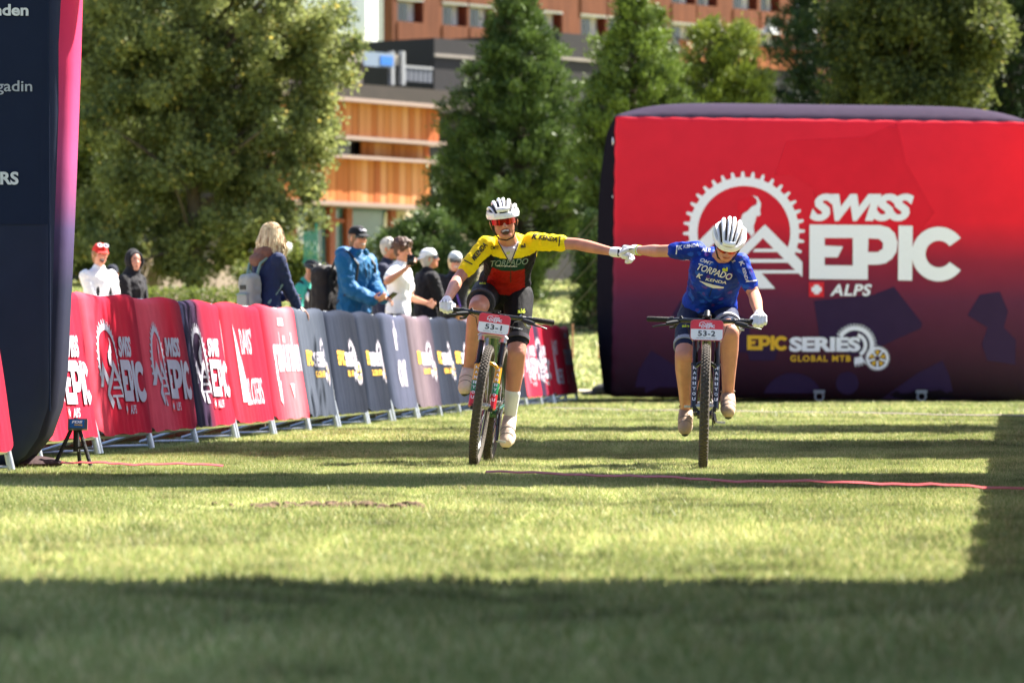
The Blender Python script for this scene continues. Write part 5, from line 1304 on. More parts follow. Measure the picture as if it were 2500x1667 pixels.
# ================================================================== RIDERS
def cam_map(bvh):
    def f(x, y, off):
        d = (P(x, -y, 20) - CAMP).normalized(); h = bvh.ray_cast(CAMP, d, 100)
        return None if h[0] is None else h[0] - d * (.0035 + off)
    return f
def ptext(s, cx, cy, w, h, rot=0, bold=.03, shear=0.0, space=1.0):
    vs, fs = art_fit(art_text(s, bold, shear, space), -w / 2, -h / 2, w / 2, h / 2); c, n = math.cos(math.radians(rot)), math.sin(math.radians(rot))
    return [(cx + x * c - y * n, -cy + x * n + y * c) for x, y in vs], fs
def helmet_on(parent, c, F, U, k, m_w, m_in, tilt=0):
    """vented shell: dark inner cap, white rim and six long ribs joined at the brow"""
    F, U, R = frame3(F, U); c = V(c) + U * .030 * k
    A, B_, C_ = .103 * k, .136 * k, .103 * k
    def pt(lat, az, s=1.0):  # az 0 = front, lat 0 = rim .. 90 top
        a, l = math.radians(az), math.radians(lat); return c + (F * math.cos(a) * math.cos(l) * B_ + R * math.sin(a) * math.cos(l) * A + U * math.sin(l) * C_) * s
    q = MB(); q.ell(c + U * .004, R * A * .86, F * B_ * .88, U * C_ * .84, 24, 14); inner = q
    inner.v = [v if (v - c).dot(U) > -.012 else v - U * ((v - c).dot(U) + .012) for v in inner.v]
    base = inner.build('helmet', m_in, parent)
    def strip(name, f0, f1, n=20, thick=.020):
        s = MB(); top = []
        for i in range(n + 1):
            t = i / n; a, b = f0(t), f1(t); mid = (a + b) / 2; o = (mid - c).normalized()
            top.append([a, mid + o * .006 * k, b, b - o * thick, a - o * thick])
        for i in range(n):
            k0 = len(s.v)
            for r_ in (top[i], top[i + 1]): s.v += r_
            for j in range(5): s.f.append((k0 + j, k0 + (j + 1) % 5, k0 + 5 + (j + 1) % 5, k0 + 5 + j))
        s.f.append((0, 1, 2, 3, 4)); e = len(s.v) - 5; s.f.append((e + 4, e + 3, e + 2, e + 1, e)); s.build(name, m_w, base, fixn=True)
    strip('shell_rim', lambda t: pt(-9 + 3 * math.cos(t * 2 * math.pi), 360 * t, 1.0), lambda t: pt(13 + 4 * math.cos(2 * math.pi * t) - 4 * math.cos(4 * math.pi * t), 360 * t, 1.01), 48)
    # ribs run from the brow over the crown to the back: planes of constant sideways offset
    def rib(x0, x1, l0, l1):
        def edge(xf):
            def f(t):
                ph = math.radians(l0 + (l1 - l0) * t); x = xf * (.55 + .45 * math.sin(min(1, t * 1.5) * math.pi / 2 + .0)); x = max(-.98, min(.98, x)); w = math.sqrt(1 - x * x)
                return c + (R * x * A + F * math.cos(ph) * w * B_ + U * math.sin(ph) * w * C_) * 1.0
            return f
        strip('shell_rib', edge(x0), edge(x1), 20, .012)
    for x0, x1, l0 in ((-.25, -.06, 24), (.06, .25, 24), (-.62, -.42, 14), (.42, .62, 14), (-.93, -.83, 4), (.83, .93, 4)): rib(x0, x1, l0, 172)
    bridge = MB(); bridge.tube([c + (R * x * A + F * math.cos(.46) * B_ * math.sqrt(1 - x * x) + U * math.sin(.46) * C_) * 1.03 for x in (-.34, -.17, 0, .17, .34)], .016 * k, 8); bridge.build('shell_bridge', m_w, base)
    for s in (-1, 1):
        st = MB(); st.tube([c + R * s * A * .86 + F * .03 - U * .005, c + R * s * .074 * k + F * .02 - U * .09, c + R * s * .045 * k + F * .052 - U * .145 * k, c + F * .062 - U * .158 * k], .005, 6); st.build('chin_strap', M_bk, base)
    return base
def rider(label, J, sp):
    root = thing('person', V((J['pelvis'].x, J['pelvis'].y, 0)), label, 'person', 'riders')
    lat = J['lat']; tor = J['tor']; body = MB(); add_torso(body, tor, lat); k = sp.get('k', 1.0)
    add_head(body, J['hc'], J['Fh'], J['Uh'], k); body.capsule(tor[-1][0], J['hc'] - V(J['Uh']).normalized() * .055 - V(J['Fh']).normalized() * .012, .056, .052)
    for s in (-1, 1): add_arm(body, J['sh'][s], J['el'][s], J['wr'][s], sp.get('arm', 1.0)); add_leg(body, J['hip'][s], J['kn'][s], J['an'][s], sp.get('leg', 1.03))
    me = remesh(body, .006, 2); setcol(me, face_paint(J['hc'], J['Fh'], J['Uh'], k, sp['skin'], sp['mouth'], (.16, .09, .05))); attach('body', me, M_skin, root)
    # jersey
    j = MB(); add_torso(j, tor, lat, .010, 2, None)
    for s in (-1, 1): add_arm(j, J['sh'][s], J['el'][s], J['wr'][s], sp.get('arm', 1.0), .009, sp['sleeve'][s])
    me = remesh(j, .006, 2); wrinkle(me, .005, 19, None, 3.0); setcol(me, sp['jersey']); jb = mesh_bvh(me); jer = attach('jersey', me, sp['m_jersey'], root)
    # bib shorts
    sb = MB(); add_torso(sb, tor, lat, .006, 0, 3)
    for s in (-1, 1): add_leg(sb, J['hip'][s], J['kn'][s], J['an'][s], sp.get('leg', 1.03), .007, sp['short'][s])
    me = remesh(sb, .007, 2); wrinkle(me, .0015, 18, None, 5.0); bb_ = mesh_bvh(me); sho = attach('bib_shorts', me, sp['m_short'], root)
    for s in (-1, 1):      # hem band
        h, kn = J['hip'][s], J['kn'][s]; t = sp['short'][s]; q = h.lerp(kn, t - .07); d = (kn - h).normalized(); r_ = (.075 if t < .75 else .064) * sp.get('leg', 1.03) + .010
        z = MB(); z.tube([q, q + d * .028], [r_ + .006, r_ + .003], 24); z.build('hem_band', sp['m_hem'], sho)
    for s in (-1, 1):      # socks, shoes
        sk_ = MB(); add_leg(sk_, J['hip'][s], J['kn'][s], J['an'][s], sp.get('leg', 1.03), .005, 2.0, sp['sock'][s]); sk_.capsule(J['an'][s], J['an'][s] + V((0, -.02, -.03)), .036, .034)
        me = remesh(sk_, .007, 1); attach('sock', me, sp['m_sock'], root)
        an, toe = J['an'][s], J['toe'][s]; dd = (toe - an); fw = V((dd.x * .5, -1, dd.z * .35)).normalized(); up = V((0, fw.z, -fw.y)).normalized()
        f = MB(); heel = an + V((0, .045, 0)); heel.z = toe.z + .03
        f.capsule(heel, heel.lerp(toe, .5), .040, .047); f.capsule(heel.lerp(toe, .5), toe, .049, .042); f.capsule(an + V((0, .008, -.004)), an.lerp(toe, .5), .046, .049); f.capsule(an.lerp(toe, .5), toe, .049, .043)
        me = remesh(f, .007, 2); so = attach('shoe', me, sp['m_shoe'], root)
        z = MB(); z.chain([heel - up * .028, heel.lerp(toe, .5) - up * .030, toe - up * .026], [.024, .030, .026], 8); z.build('sole', M_bk, so)
        z = MB(); z.ring(an + V((0, .006, .026)), V((0, .15, 1)), .040, .007, 24, 6); z.build('shoe_collar', sp.get('m_collar', mat('shoe_collar', S(120, 104, 92), rough=.7)), so)
        sbv = mesh_bvh(so.data); oo = origin_of(root)
        for t in (.62, .86):
            q = an.lerp(toe, t) - oo; pts_ = []
            for i in range(9):
                g_ = math.radians(-75 + 150 * i / 8); dd_ = V((math.sin(g_), -.55 * math.cos(g_), .8 * math.cos(g_))); hh_ = sbv.ray_cast(q + dd_ * .2, -dd_.normalized(), .3)
                if hh_[0] is not None: pts_.append(hh_[0] + oo)
            if len(pts_) > 3: z = MB(); z.tube(pts_, .0028, 6); z.build('shoe_strap', sp.get('m_strap', mat('grey_strap', S(110, 100, 94), rough=.6)), so)
    # gloves
    for s in (-1, 1):
        g = MB(); hs = sp['hand'][s]; g.capsule(J['wr'][s] - (J['wr'][s] - J['el'][s]).normalized() * .025, J['wr'][s] + V(hs['D']).normalized() * .02, .032, .033)
        add_hand(g, J['wr'][s], hs['D'], hs['N'], hs['T'], .97, hs.get('curl', (1.1, 1.2, .7)), .0032, hs.get('thumb', .6), .02)
        me = remesh(g, .0042, 1); gb_ = mesh_bvh(me); gl = attach('glove', me, M_glove, root); GLOVES.append((gl, gb_))
        Dn = V(hs['D']).normalized(); Nn = V(hs['N']); Nn = (Nn - Dn * Nn.dot(Dn)).normalized(); Tn = V(hs['T']); Tn = (Tn - Dn * Tn.dot(Dn) - Nn * Tn.dot(Nn)).normalized()
        for i in range(3):   # dark seams between the fingers
            x = (1 - i) * .0205 * .97; z = MB(); p0 = J['wr'][s] + Dn * .055 + Tn * x - Nn * .020; z.tube([p0, p0 + Dn * .03 + Nn * .003, p0 + Dn * .045 + Nn * .012], .0022, 5); z.build('seam', M_bk, gl)
    helmet_on(root, J['hc'], J['Fh'], J['Uh'], k, sp['m_helm'], sp['m_helm_in'])
    glasses_on(root, J['hc'], J['Fh'], J['Uh'], k, sp['m_lens'], M_bk, .026, -.002)
    hr = MB(); F_, U_, R_ = frame3(J['Fh'], J['Uh'])
    for s in (-1, 1):
        for t in range(4): p0 = J['hc'] + R_ * s * .078 - F_ * (.01 + .014 * t) + U_ * .01; hr.chain([p0, p0 + R_ * s * .006 - U_ * .035, p0 - U_ * .07 - F_ * .02], [.008, .009, .003], 6)
    hr.build('hair', mat('rider_hair', S(150, 104, 62), rough=.6, var=.2, scale=60), root)
    return root, jer, jb, sho, bb_
GLOVES = []
M_glove = cloth('white_glove', S(226, 224, 230), rough=.7, bump=.3)
M_white = mat('helmet_white', S(232, 232, 236), rough=.28, var=.03, coat=.4); M_hin = mat('helmet_inside', S(40, 36, 36), rough=.7, var=.2, scale=60, bump=.5)
M_lensr = mat('red_mirror_lens', S(150, 34, 22), rough=.06, var=.35, scale=18, metal=.55)
def col_blend(a, b, t): t = max(0.0, min(1.0, t)); return np.array(a[:3]) * (1 - t) + np.array(b[:3]) * t

# ---- rider in yellow
pel, wai, che, nek = P(1226, 712, 29.22), P(1238, 668, 29.10), P(1244, 625, 28.95), P(1242, 588, 28.84)
J1 = dict(pelvis=pel, lat=(V((1, 0, -.02)), V((1, 0, .07))), hc=P(1229, 535, 28.70), Fh=V((.05, -1, -.16)), Uh=V((-.13, -.16, 1)),
  tor=[(pel + V((0, .06, -.10)), .10, .085), (pel, .168, .115), (pel.lerp(wai, .55), .160, .110), (wai, .138, .098), (wai.lerp(che, .55), .145, .105), (che, .160, .112), (che.lerp(nek, .55), .168, .095), (nek.lerp(che, .12), .110, .075), (nek, .060, .056)],
  sh={-1: P(1188, 598, 28.86), 1: P(1298, 590, 28.88)}, el={-1: P(1118, 682, 28.74), 1: P(1410, 596, 28.78)}, wr={-1: P(1088, 728, 28.56), 1: P(1505, 617, 28.62)},
  hip={-1: P(1187, 716, 29.16), 1: P(1266, 722, 29.16)}, kn={-1: P(1166, 752, 28.79), 1: P(1262, 862, 28.95)}, an={-1: P(1144, 902, 28.98), 1: P(1245, 1018, 29.05)},
  toe={-1: P(1134, 948, 28.86), 1: P(1235, 1078, 28.92)})
J1['wr'][-1] = bike1['bar'](-.318) + V((0, .064, .040))
YE, GRN, REDJ, BLKJ = S(238, 208, 26), S(20, 52, 42), S(146, 22, 17), S(30, 27, 30)
axis1 = (nek - pel); L1 = axis1.length; axis1n = axis1.normalized()
def jersey1(co):
    d = co - pel; t = d.dot(axis1n) / L1; s = (d - axis1n * d.dot(axis1n)).dot(V((1, 0, .03)))
    if abs(s) > .185: return np.array(YE[:3])
    t2 = t - .10 * s
    if t2 > .89: return np.array(YE[:3])
    if abs(s - .01) > .112 - .05 * (t - .5): return np.array(BLKJ[:3])
    if t2 > .70: return np.array(GRN[:3])
    return np.array(REDJ[:3])
sp1 = dict(skin=S(186, 124, 102), mouth='open', jersey=jersey1, sleeve={-1: .72, 1: .66}, short={-1: .66, 1: .80}, sock={-1: 1.66, 1: 1.62},
  m_jersey=mat('jersey_print_yellow', (1, 1, 1, 1), rough=.6, var=.05, scale=20, attr=True, bump=.2, bscale=200, spec=.1), m_short=cloth('black_lycra', S(26, 24, 27), .65, sheen=.03), m_hem=cloth('grey_hem', S(70, 66, 72)),
  m_sock=cloth('white_sock', S(222, 218, 222)), m_shoe=cloth('white_shoe', S(204, 180, 162), .5, .3, 60, .2), m_helm=M_white, m_helm_in=M_hin, m_lens=M_lensr,
  hand={-1: dict(D=V((0, -.97, -.10)), N=V((0, -.1, -1)), T=V((1, 0, -.13)), curl=(1.15, 1.25, .8)), 1: dict(D=V((.9, -.1, .05)), N=V((.1, .25, -1)), T=V((.1, -1, .1)), curl=(1.15, 1.2, .7), thumb=.5)})
r1, jer1, jb1, sho1, sb1 = rider('rider in yellow, green and red jersey, mouth open, on the left bike', J1, sp1)
cm = cam_map(jb1); cs_ = cam_map(sb1); M_ink = mat('jersey_ink', S(38, 34, 24), rough=.7); M_jw = mat('jersey_white', S(206, 204, 208), rough=.7); M_lime = mat('lime_print', S(196, 208, 40), rough=.7); M_grey = mat('undershirt', S(196, 184, 190), rough=.8, var=.05)
stamp('undershirt_print', art_poly([(1215, -585), (1268, -590), (1263, -606), (1248, -642), (1240, -636), (1226, -612)]), M_grey, jer1, cm, step=6)
for a, b in (((1216, -590), (1244, -641)), ((1266, -592), (1247, -641))):
    dx, dy = b[0] - a[0], b[1] - a[1]; l_ = math.hypot(dx, dy); nx, ny = -dy / l_ * 1.1, dx / l_ * 1.1
    stamp('zip_edge', art_poly([(a[0] + nx, a[1] + ny), (b[0] + nx, b[1] + ny), (b[0] - nx, b[1] - ny), (a[0] - nx, a[1] - ny)]), M_ink, jer1, cm, step=6, off=.002)
stamp('zip_line', art_poly([(1246, -642), (1248, -642), (1248, -690), (1246, -690)]), M_ink, jer1, cm, step=6, off=.002)
for txt, x, y, w_, h_, ro, m_, bo, se_ in (('KENDA', 1172, 612, 44, 13, 50, M_ink, .04, .2), ('KENDA', 1338, 582, 46, 12, -9, M_ink, .04, .2), ('CMTT', 1208, 605, 20, 9, 2, M_ink, .03, .1), ('al', 1277, 600, 12, 10, 8, M_ink, .04, 0),
     ('TORPADO', 1244, 641, 92, 15, 4, mat('jersey_faded', S(120, 136, 128), rough=.7), .01, .35), ('torpado', 1238, 650, 50, 5, -2, M_jw, .02, .3), ('al', 1240, 617, 8, 8, 0, M_lime, .02, 0), ('K', 1158, 629, 12, 12, 50, M_ink, .05, .2), ('K', 1306, 577, 16, 15, -9, M_ink, .05, .3)):
    stamp('jersey_lettering', ptext(txt, x, y, w_, h_, ro, bo, se_), m_, jer1, cm, step=5, off=.003)
stamp('sleeve_dashes', ptext('-----', 1143, 640, 24, 3, -28, .05), M_ink, jer1, cm, step=5, off=.003); stamp('sleeve_dashes', ptext('-----', 1366, 588, 26, 3, 82, .05), M_ink, jer1, cm, step=5, off=.003)
for txt, x, y, w_, h_, ro, m_ in (('al\u00e9', 1273, 759, 19, 11, 2, M_lime), ('torpado', 1258, 800, 36, 5, -12, M_jw), ('al\u00e9', 1178, 691, 16, 5, -3, M_lime), ('kenda', 1290, 662, 28, 6, 100, M_jw), ('kenda', 1190, 641, 24, 6, 75, M_jw)):
    stamp('shorts_lettering', ptext(txt, x, y, w_, h_, ro, .03, .1), m_, sho1, cs_, step=5, off=.003)

# ---- rider in blue
pel, wai, che, nek = P(1727, 768, 28.42), P(1737, 722, 28.30), P(1748, 668, 28.12), P(1762, 626, 27.98)
J2 = dict(pelvis=pel, lat=(V((1, 0, -.03)), V((1, 0, -.16))), hc=P(1779, 585, 27.86), Fh=V((-.12, -.78, -.74)), Uh=V((.12, -.72, .72)),
  tor=[(pel + V((0, .06, -.10)), .10, .085), (pel, .175, .12), (pel.lerp(wai, .55), .165, .115), (wai, .145, .105), (wai.lerp(che, .55), .150, .112), (che, .158, .115), (che.lerp(nek, .55), .164, .098), (nek.lerp(che, .12), .110, .078), (nek, .060, .056)],
  sh={-1: P(1702, 612, 28.06), 1: P(1806, 640, 27.98)}, el={-1: P(1612, 613, 28.16), 1: P(1842, 722, 27.98)}, wr={-1: P(1556, 611, 28.42), 1: P(1848, 772, 27.79)},
  hip={-1: P(1690, 776, 28.36), 1: P(1766, 774, 28.36)}, kn={-1: P(1670, 868, 28.05), 1: P(1782, 812, 27.98)}, an={-1: P(1675, 1002, 28.42), 1: P(1777, 966, 28.12)},
  toe={-1: P(1672, 1046, 28.30), 1: P(1778, 1004, 27.98)})
J2['wr'][1] = bike2['bar'](.318) + V((0, .064, .040))
B0_, B1_, B2_ = S(22, 58, 166), S(16, 40, 126), S(44, 98, 200)
def jersey2(co):
    n1 = noise.noise(co * 9.0); n2 = noise.noise(co * 23.0 + V((5, 1, 0)))
    c = col_blend(B0_, B1_, .5 + n1 * 1.2)
    if n2 > .36: c = col_blend(c, B2_, .55)
    if n1 * n2 < -.13: c = col_blend(c, S(110, 50, 130), .5)
    return c
sp2 = dict(skin=S(190, 130, 106), mouth='closed', jersey=jersey2, sleeve={-1: .60, 1: .66}, short={-1: .78, 1: .66}, sock={-1: 1.66, 1: 1.64},
  m_jersey=mat('jersey_print_blue', (1, 1, 1, 1), rough=.55, var=.08, scale=30, attr=True, bump=.2, bscale=200, spec=.1), m_short=cloth('navy_lycra', S(34, 40, 66), .65, sheen=.03), m_hem=cloth('pale_hem', S(150, 152, 168)),
  m_sock=cloth('grey_sock', S(176, 172, 168)), m_shoe=cloth('muddy_shoe', S(166, 142, 122), .7, .3, 60, .25), m_helm=M_white, m_helm_in=mat('helmet_inside_brown', S(70, 54, 42), rough=.7, var=.3, scale=60, bump=.5), m_lens=M_lensr,
  hand={-1: dict(D=V((-.85, .15, .12)), N=V((-.3, -.2, -1)), T=V((-.1, -1, .2)), curl=(1.2, 1.25, .8), thumb=.5), 1: dict(D=V((0, -.97, -.10)), N=V((0, -.1, -1)), T=V((-1, 0, .03)), curl=(1.15, 1.25, .8))})
r2, jer2, jb2, sho2, sb2 = rider('rider in blue jersey looking down, on the right bike', J2, sp2)
cm = cam_map(jb2); cs_ = cam_map(sb2)
for txt, x, y, w_, h_, ro, m_, bo, se_ in (('KENDA', 1687, 600, 38, 9, 6, M_jw, .03, .2), ('K', 1661, 604, 12, 11, 6, M_jw, .05, .2), ('ALE', 1724, 610, 23, 9, -4, M_jw, .02, .1), ('OMT', 1725, 639, 32, 9, -20, M_jw, .02, .3), ('TORPADO', 1745, 664, 88, 17, -18, M_jw, .02, .3),
     ('KENDA', 1748, 686, 52, 7, -10, M_jw, .02, .2), ('K', 1708, 674, 14, 12, -24, M_jw, .04, .2), ('al', 1770, 657, 13, 10, -6, M_lime, .05, 0), ('KENDA', 1820, 671, 36, 8, -74, M_jw, .03, .2), ('K', 1811, 643, 14, 10, -60, M_jw, .05, .2), ('ALE', 1788, 634, 16, 8, -50, M_jw, .02, .1)):
    stamp('jersey_lettering', ptext(txt, x, y, w_, h_, ro, bo, se_), m_, jer2, cm, step=5, off=.003)
stamp('jersey_wing_print', art_poly([(1706, -685), (1740, -695), (1768, -701), (1766, -704), (1742, -704), (1725, -698)]), M_jw, jer2, cm, step=5, off=.003)
stamp('sleeve_dashes', ptext('-----', 1652, 610, 22, 3, 84, .05), M_jw, jer2, cm, step=5, off=.003); stamp('sleeve_dashes', ptext('-----', 1836, 686, 24, 3, 6, .05), M_jw, jer2, cm, step=5, off=.003)
stamp('zip_line', art_poly([(1751, -648), (1753, -648), (1733, -725), (1731, -725)]), mat('zip_navy', S(22, 26, 60)), jer2, cm, step=5, off=.002)
for txt, x, y, w_, h_, ro, m_ in (('torpado', 1778, 766, 24, 3.5, -12, M_jw), ('northwave', 1671, 818, 32, 5, 4, M_jw), ('ale', 1674, 795, 18, 7, 0, M_lime)): stamp('shorts_lettering', ptext(txt, x, y, w_, h_, ro, .03), m_, sho2, cs_, step=5, off=.003)
# yellow wrist band of the blue rider
wb = MB(); q = J2['wr'][-1]; d = (J2['el'][-1] - q).normalized(); wb.tube([q + d * .012, q + d * .034], .0335, 18); wb.build('wrist_band', mat('yellow_band', S(214, 220, 40), rough=.5), r2)

# dark panels and seams on the clasped gloves
for gi, polys in ((1, [[(1508, -607), (1513, -609), (1512, -627), (1507, -625)], [(1518, -622), (1530, -627), (1529, -630), (1517, -626)], [(1520, -612), (1531, -609), (1532, -611), (1521, -614.5)]]), (2, [[(1523, -597), (1529, -590), (1537, -588), (1538, -591), (1531, -594), (1526, -600)], [(1534, -607), (1546, -604), (1547, -606.5), (1536, -611)], [(1533, -616), (1545, -620), (1544, -622.5), (1533, -618.5)]])):
    gl, gv = GLOVES[gi]
    for pl_ in polys: stamp('glove_panel', art_poly(pl_), M_bk, gl, cam_map(gv), step=2, off=.001)
# ================================================================== RAISED TERRACE BEHIND THE LEFT ROW
M_kerb = mat('kerb_stone', S(140, 120, 104), rough=.95, var=.25, scale=8, bump=.6)
kb = thing('stone_kerb', V((-3, 30, 0)), 'row of low brown stone blocks behind the left barriers', 'kerb')
for i in range(30):
    p0 = row_pt(i * .66 - 1.2) + V((-.62, 0, 0)); p1 = row_pt(i * .66 - .58) + V((-.62, 0, 0)); d = (p1 - p0).normalized(); n_ = V((-d.y, d.x, 0))
    hz = .2 + .02 * math.sin(i * 2.1); softbox((p0 + p1) / 2 + n_ * .2 + V((0, 0, hz / 2)), ((p1 - p0).length, .4, hz), Matrix((d, n_, V((0, 0, 1)))).transposed(), .025, 2).build('block', M_kerb, kb)
m = MB(); a0, a1 = row_pt(-1.5) + V((-.98, 0, .205)), row_pt(19) + V((-.98, 0, .205))
m.add([a0, a1, V((-14, a1.y, .205)), V((-14, a0.y, .205))], [(0, 1, 2, 3)]); o = m.build('terrace', mat('terrace_gravel', S(150, 136, 116), rough=.95, var=.2, scale=6, bump=.4)); tag(o, kind='structure')

# ================================================================== SPECTATORS
M_lensd = mat('dark_lens', S(28, 22, 20), rough=.08, var=.1, spec=.7); M_lensb = mat('brown_lens', S(70, 40, 26), rough=.08, var=.1, spec=.7)
M_blk = cloth('black_jacket', S(34, 32, 36)); M_navy = cloth('navy_jacket', S(36, 46, 80)); M_wtee = cloth('white_cotton', S(234, 232, 234), .85); M_capb = cloth('black_cap', S(26, 28, 32)); M_capw = cloth('white_cap', S(230, 230, 232)); M_capr = cloth('red_cap', S(216, 50, 44))
M_phone = mat('phone_glass', S(18, 18, 20), rough=.12, var=.05)
def strap_on(parent, pts, r, m_, name='strap'): q = MB(); q.tube(pts, r, 6); return q.build(name, m_, parent)
def pack(label, c, dims, M3, m_main, m_dark, straps, slim=False):
    b = thing('backpack', V(c) - V((0, 0, dims[2] / 2)), label, 'backpack'); ex, ey, ez = M3.col[0], M3.col[1], M3.col[2]
    q = softbox(c, dims, M3, min(dims) * .38, 4); q2 = MB(); q2.v, q2.f = q.v, q.f; me = remesh(q2, .012, 2); wrinkle(me, .008, 11, None, dims[0]); attach('pack_body', me, m_main, b)
    f = softbox(V(c) - ey * (dims[1] * .5) - ez * dims[2] * .18, (dims[0] * .78, .05, dims[2] * .42), M3, .02, 3); f.build('front_pocket', m_main, b)
    z = MB(); z.tube([V(c) - ey * (dims[1] * .5 + .028) - ez * dims[2] * .02 + ex * dims[0] * t for t in (-.36, 0, .36)], .006, 6); z.build('zip', m_dark, b)
    lb_ = MB(); lb_.box(V(c) - ey * (dims[1] * .5 + .006) + ez * dims[2] * .16, (.11, .012, .04), M3); lb_.build('patch', mat('black_patch', S(26, 24, 24), rough=.6), b)
    hd_ = MB(); hd_.tube([V(c) + ez * dims[2] * .49 + ex * .04, V(c) + ez * (dims[2] * .49 + .035), V(c) + ez * dims[2] * .49 - ex * .04], .007, 6); hd_.build('handle', m_dark, b)
    for s_ in straps: q = MB(); q.tube(s_, .014, 8); q.build('shoulder_strap', m_dark, b)
    return b
def body_frame(Fb, Rb): return Matrix((Rb, -Fb * -1.0, V((0, 0, 1)))).transposed()
def phone(label, c, F, U, w=.075, h=.15):
    F, U, R = frame3(F, U); t = thing('phone', c, label, 'phone'); M3 = Matrix((R, -F, U)).transposed(); softbox(c, (w, .010, h), M3, .004, 2).build('case', M_phone, t)
    q = MB(); 
    for dx, dz in ((-.02, .055), (-.02, .035)): q.ell(V(c) - F * -.006 + R * dx * w / .075 + U * dz * h / .15, R * .007, F * .003, U * .007, 8, 5)
    q.build('lens', M_lensd, t); return t

# -- woman in red cap, clapping
A = spectator('laughing woman in red cap and white top at far left', 236, 46, 594, 42, 24, dict(hat_h=.012, m_top=M_wtee, top_name='sweater', mouth='open', skin=S(212, 150, 126), hands={1: (.10, .30, .60), -1: (.02, .32, .61)}, infl=.018, tilt=.06, lean=.03))
cap_on(A['root'], A['hc'], A['Fh'], A['Uh'], A['k'], M_capr, M_capr)
F_, U_, R_ = frame3(A['Fh'], A['Uh'])
for s in (-1, 1):
    q = MB(); q.ring(A['hc'] + U_ * .088 + F_ * .082 + R_ * s * .032, F_ * .8 + U_ * .6, .023, .005, 20, 6); g_ = q.build('goggle_frame', M_white, A['root'])
    q = MB(); q.ell(A['hc'] + U_ * .087 + F_ * .081 + R_ * s * .032, R_ * .021, U_ * .7 * .02 - F_ * .4 * .02, (F_ * .8 + U_ * .6) * .005, 12, 6); q.build('goggle_lens', mat('violet_lens', S(70, 56, 104), rough=.2), g_)
hair_short(A['root'], A['hc'] - U_ * .02, A['Fh'], A['Uh'], A['k'], mat('light_brown_hair', S(150, 106, 66), rough=.6, var=.2, scale=60), .006, 2)
for s in (-1, 1): strap_on(A['root'], [A['at'](s * .10, -.10, .79), A['at'](s * .10, -.01, .835), A['at'](s * .09, .105, .79), A['at'](s * .085, .14, .70), A['at'](s * .09, .13, .60)], .017, M_blk, 'vest_strap')
# -- small head in dark cap between her and the hooded woman
B2 = spectator('person in dark cap seen between the red cap and the black hood', 274, 62, 646, 5, 8, dict(hat_h=.012, m_top=cloth('red_shirt', S(176, 50, 48)), skin=SK_D, vox=.011, hands={}, mouth='smile', stubble=1))
cap_on(B2['root'], B2['hc'], B2['Fh'], B2['Uh'], B2['k'], cloth('navy_cap', S(30, 34, 48)), cloth('navy_cap', (1, 1, 1, 1))); glasses_on(B2['root'], B2['hc'], B2['Fh'], B2['Uh'], B2['k'], M_lensd, M_bk)
# -- woman in black hood
C = spectator('woman with black hood up looking at the camera', 318, 48, 606, 62, 30, dict(hat_h=.03, m_top=M_blk, top_name='hoodie', skin=S(206, 146, 124), hands={1: (.06, .28, .58), -1: (-.06, .28, .58)}, infl=.022, mouth='closed', wr=.008, brow=(.05, .03, .02)))
F_, U_, R_ = frame3(C['Fh'], C['Uh']); k = C['k']; q = MB(); c_ = C['hc']
q.ell(c_ - F_ * .022 + U_ * .006, R_ * .099 * k, F_ * .090 * k, U_ * .130 * k); q.capsule(c_ - U_ * .10 - F_ * .02, C['at'](0, .01, .82), .088 * k, .115 * k)
q.ring(c_ + F_ * .050 - U_ * .004, F_, .088 * k, .016 * k, 28, 8); me = remesh(q, .009, 3); wrinkle(me, .004, 22, None, 2); attach('hood', me, M_blk, C['root'])
# -- blonde woman, hand on the barrier
hb_ = P(733, 764, 41.5)
Dd = spectator('blonde woman in navy jacket resting her hand on a grey barrier', 650, 41.3, 546, 122, 84, dict(m_top=M_navy, skin=S(210, 156, 134), hands={-1: hb_, 1: (.12, .26, .60)}, infl=.020, lean=.03, wr=.007, hand={-1: dict(N=V((0, 0, -1)), T=V((0, -1, 0)), D=V((.75, .3, -.55)), curl=(.35, .35, .2))}))
F_, U_, R_ = frame3(Dd['Fh'], Dd['Uh']); c_ = Dd['hc']; k = Dd['k']; rg = random.Random(4); q = MB()
q.ell(c_ + U_ * .024 - F_ * .012, R_ * .089 * k, F_ * .102 * k, U_ * .100 * k, 20, 12)
hairm = mat('blonde_hair', (1, 1, 1, 1), rough=.45, var=.1, attr=True, spec=.5, sheen=.1)
hcols = []
base_n = len(q.v); hcols += [S(196, 164, 116)[:3]] * base_n
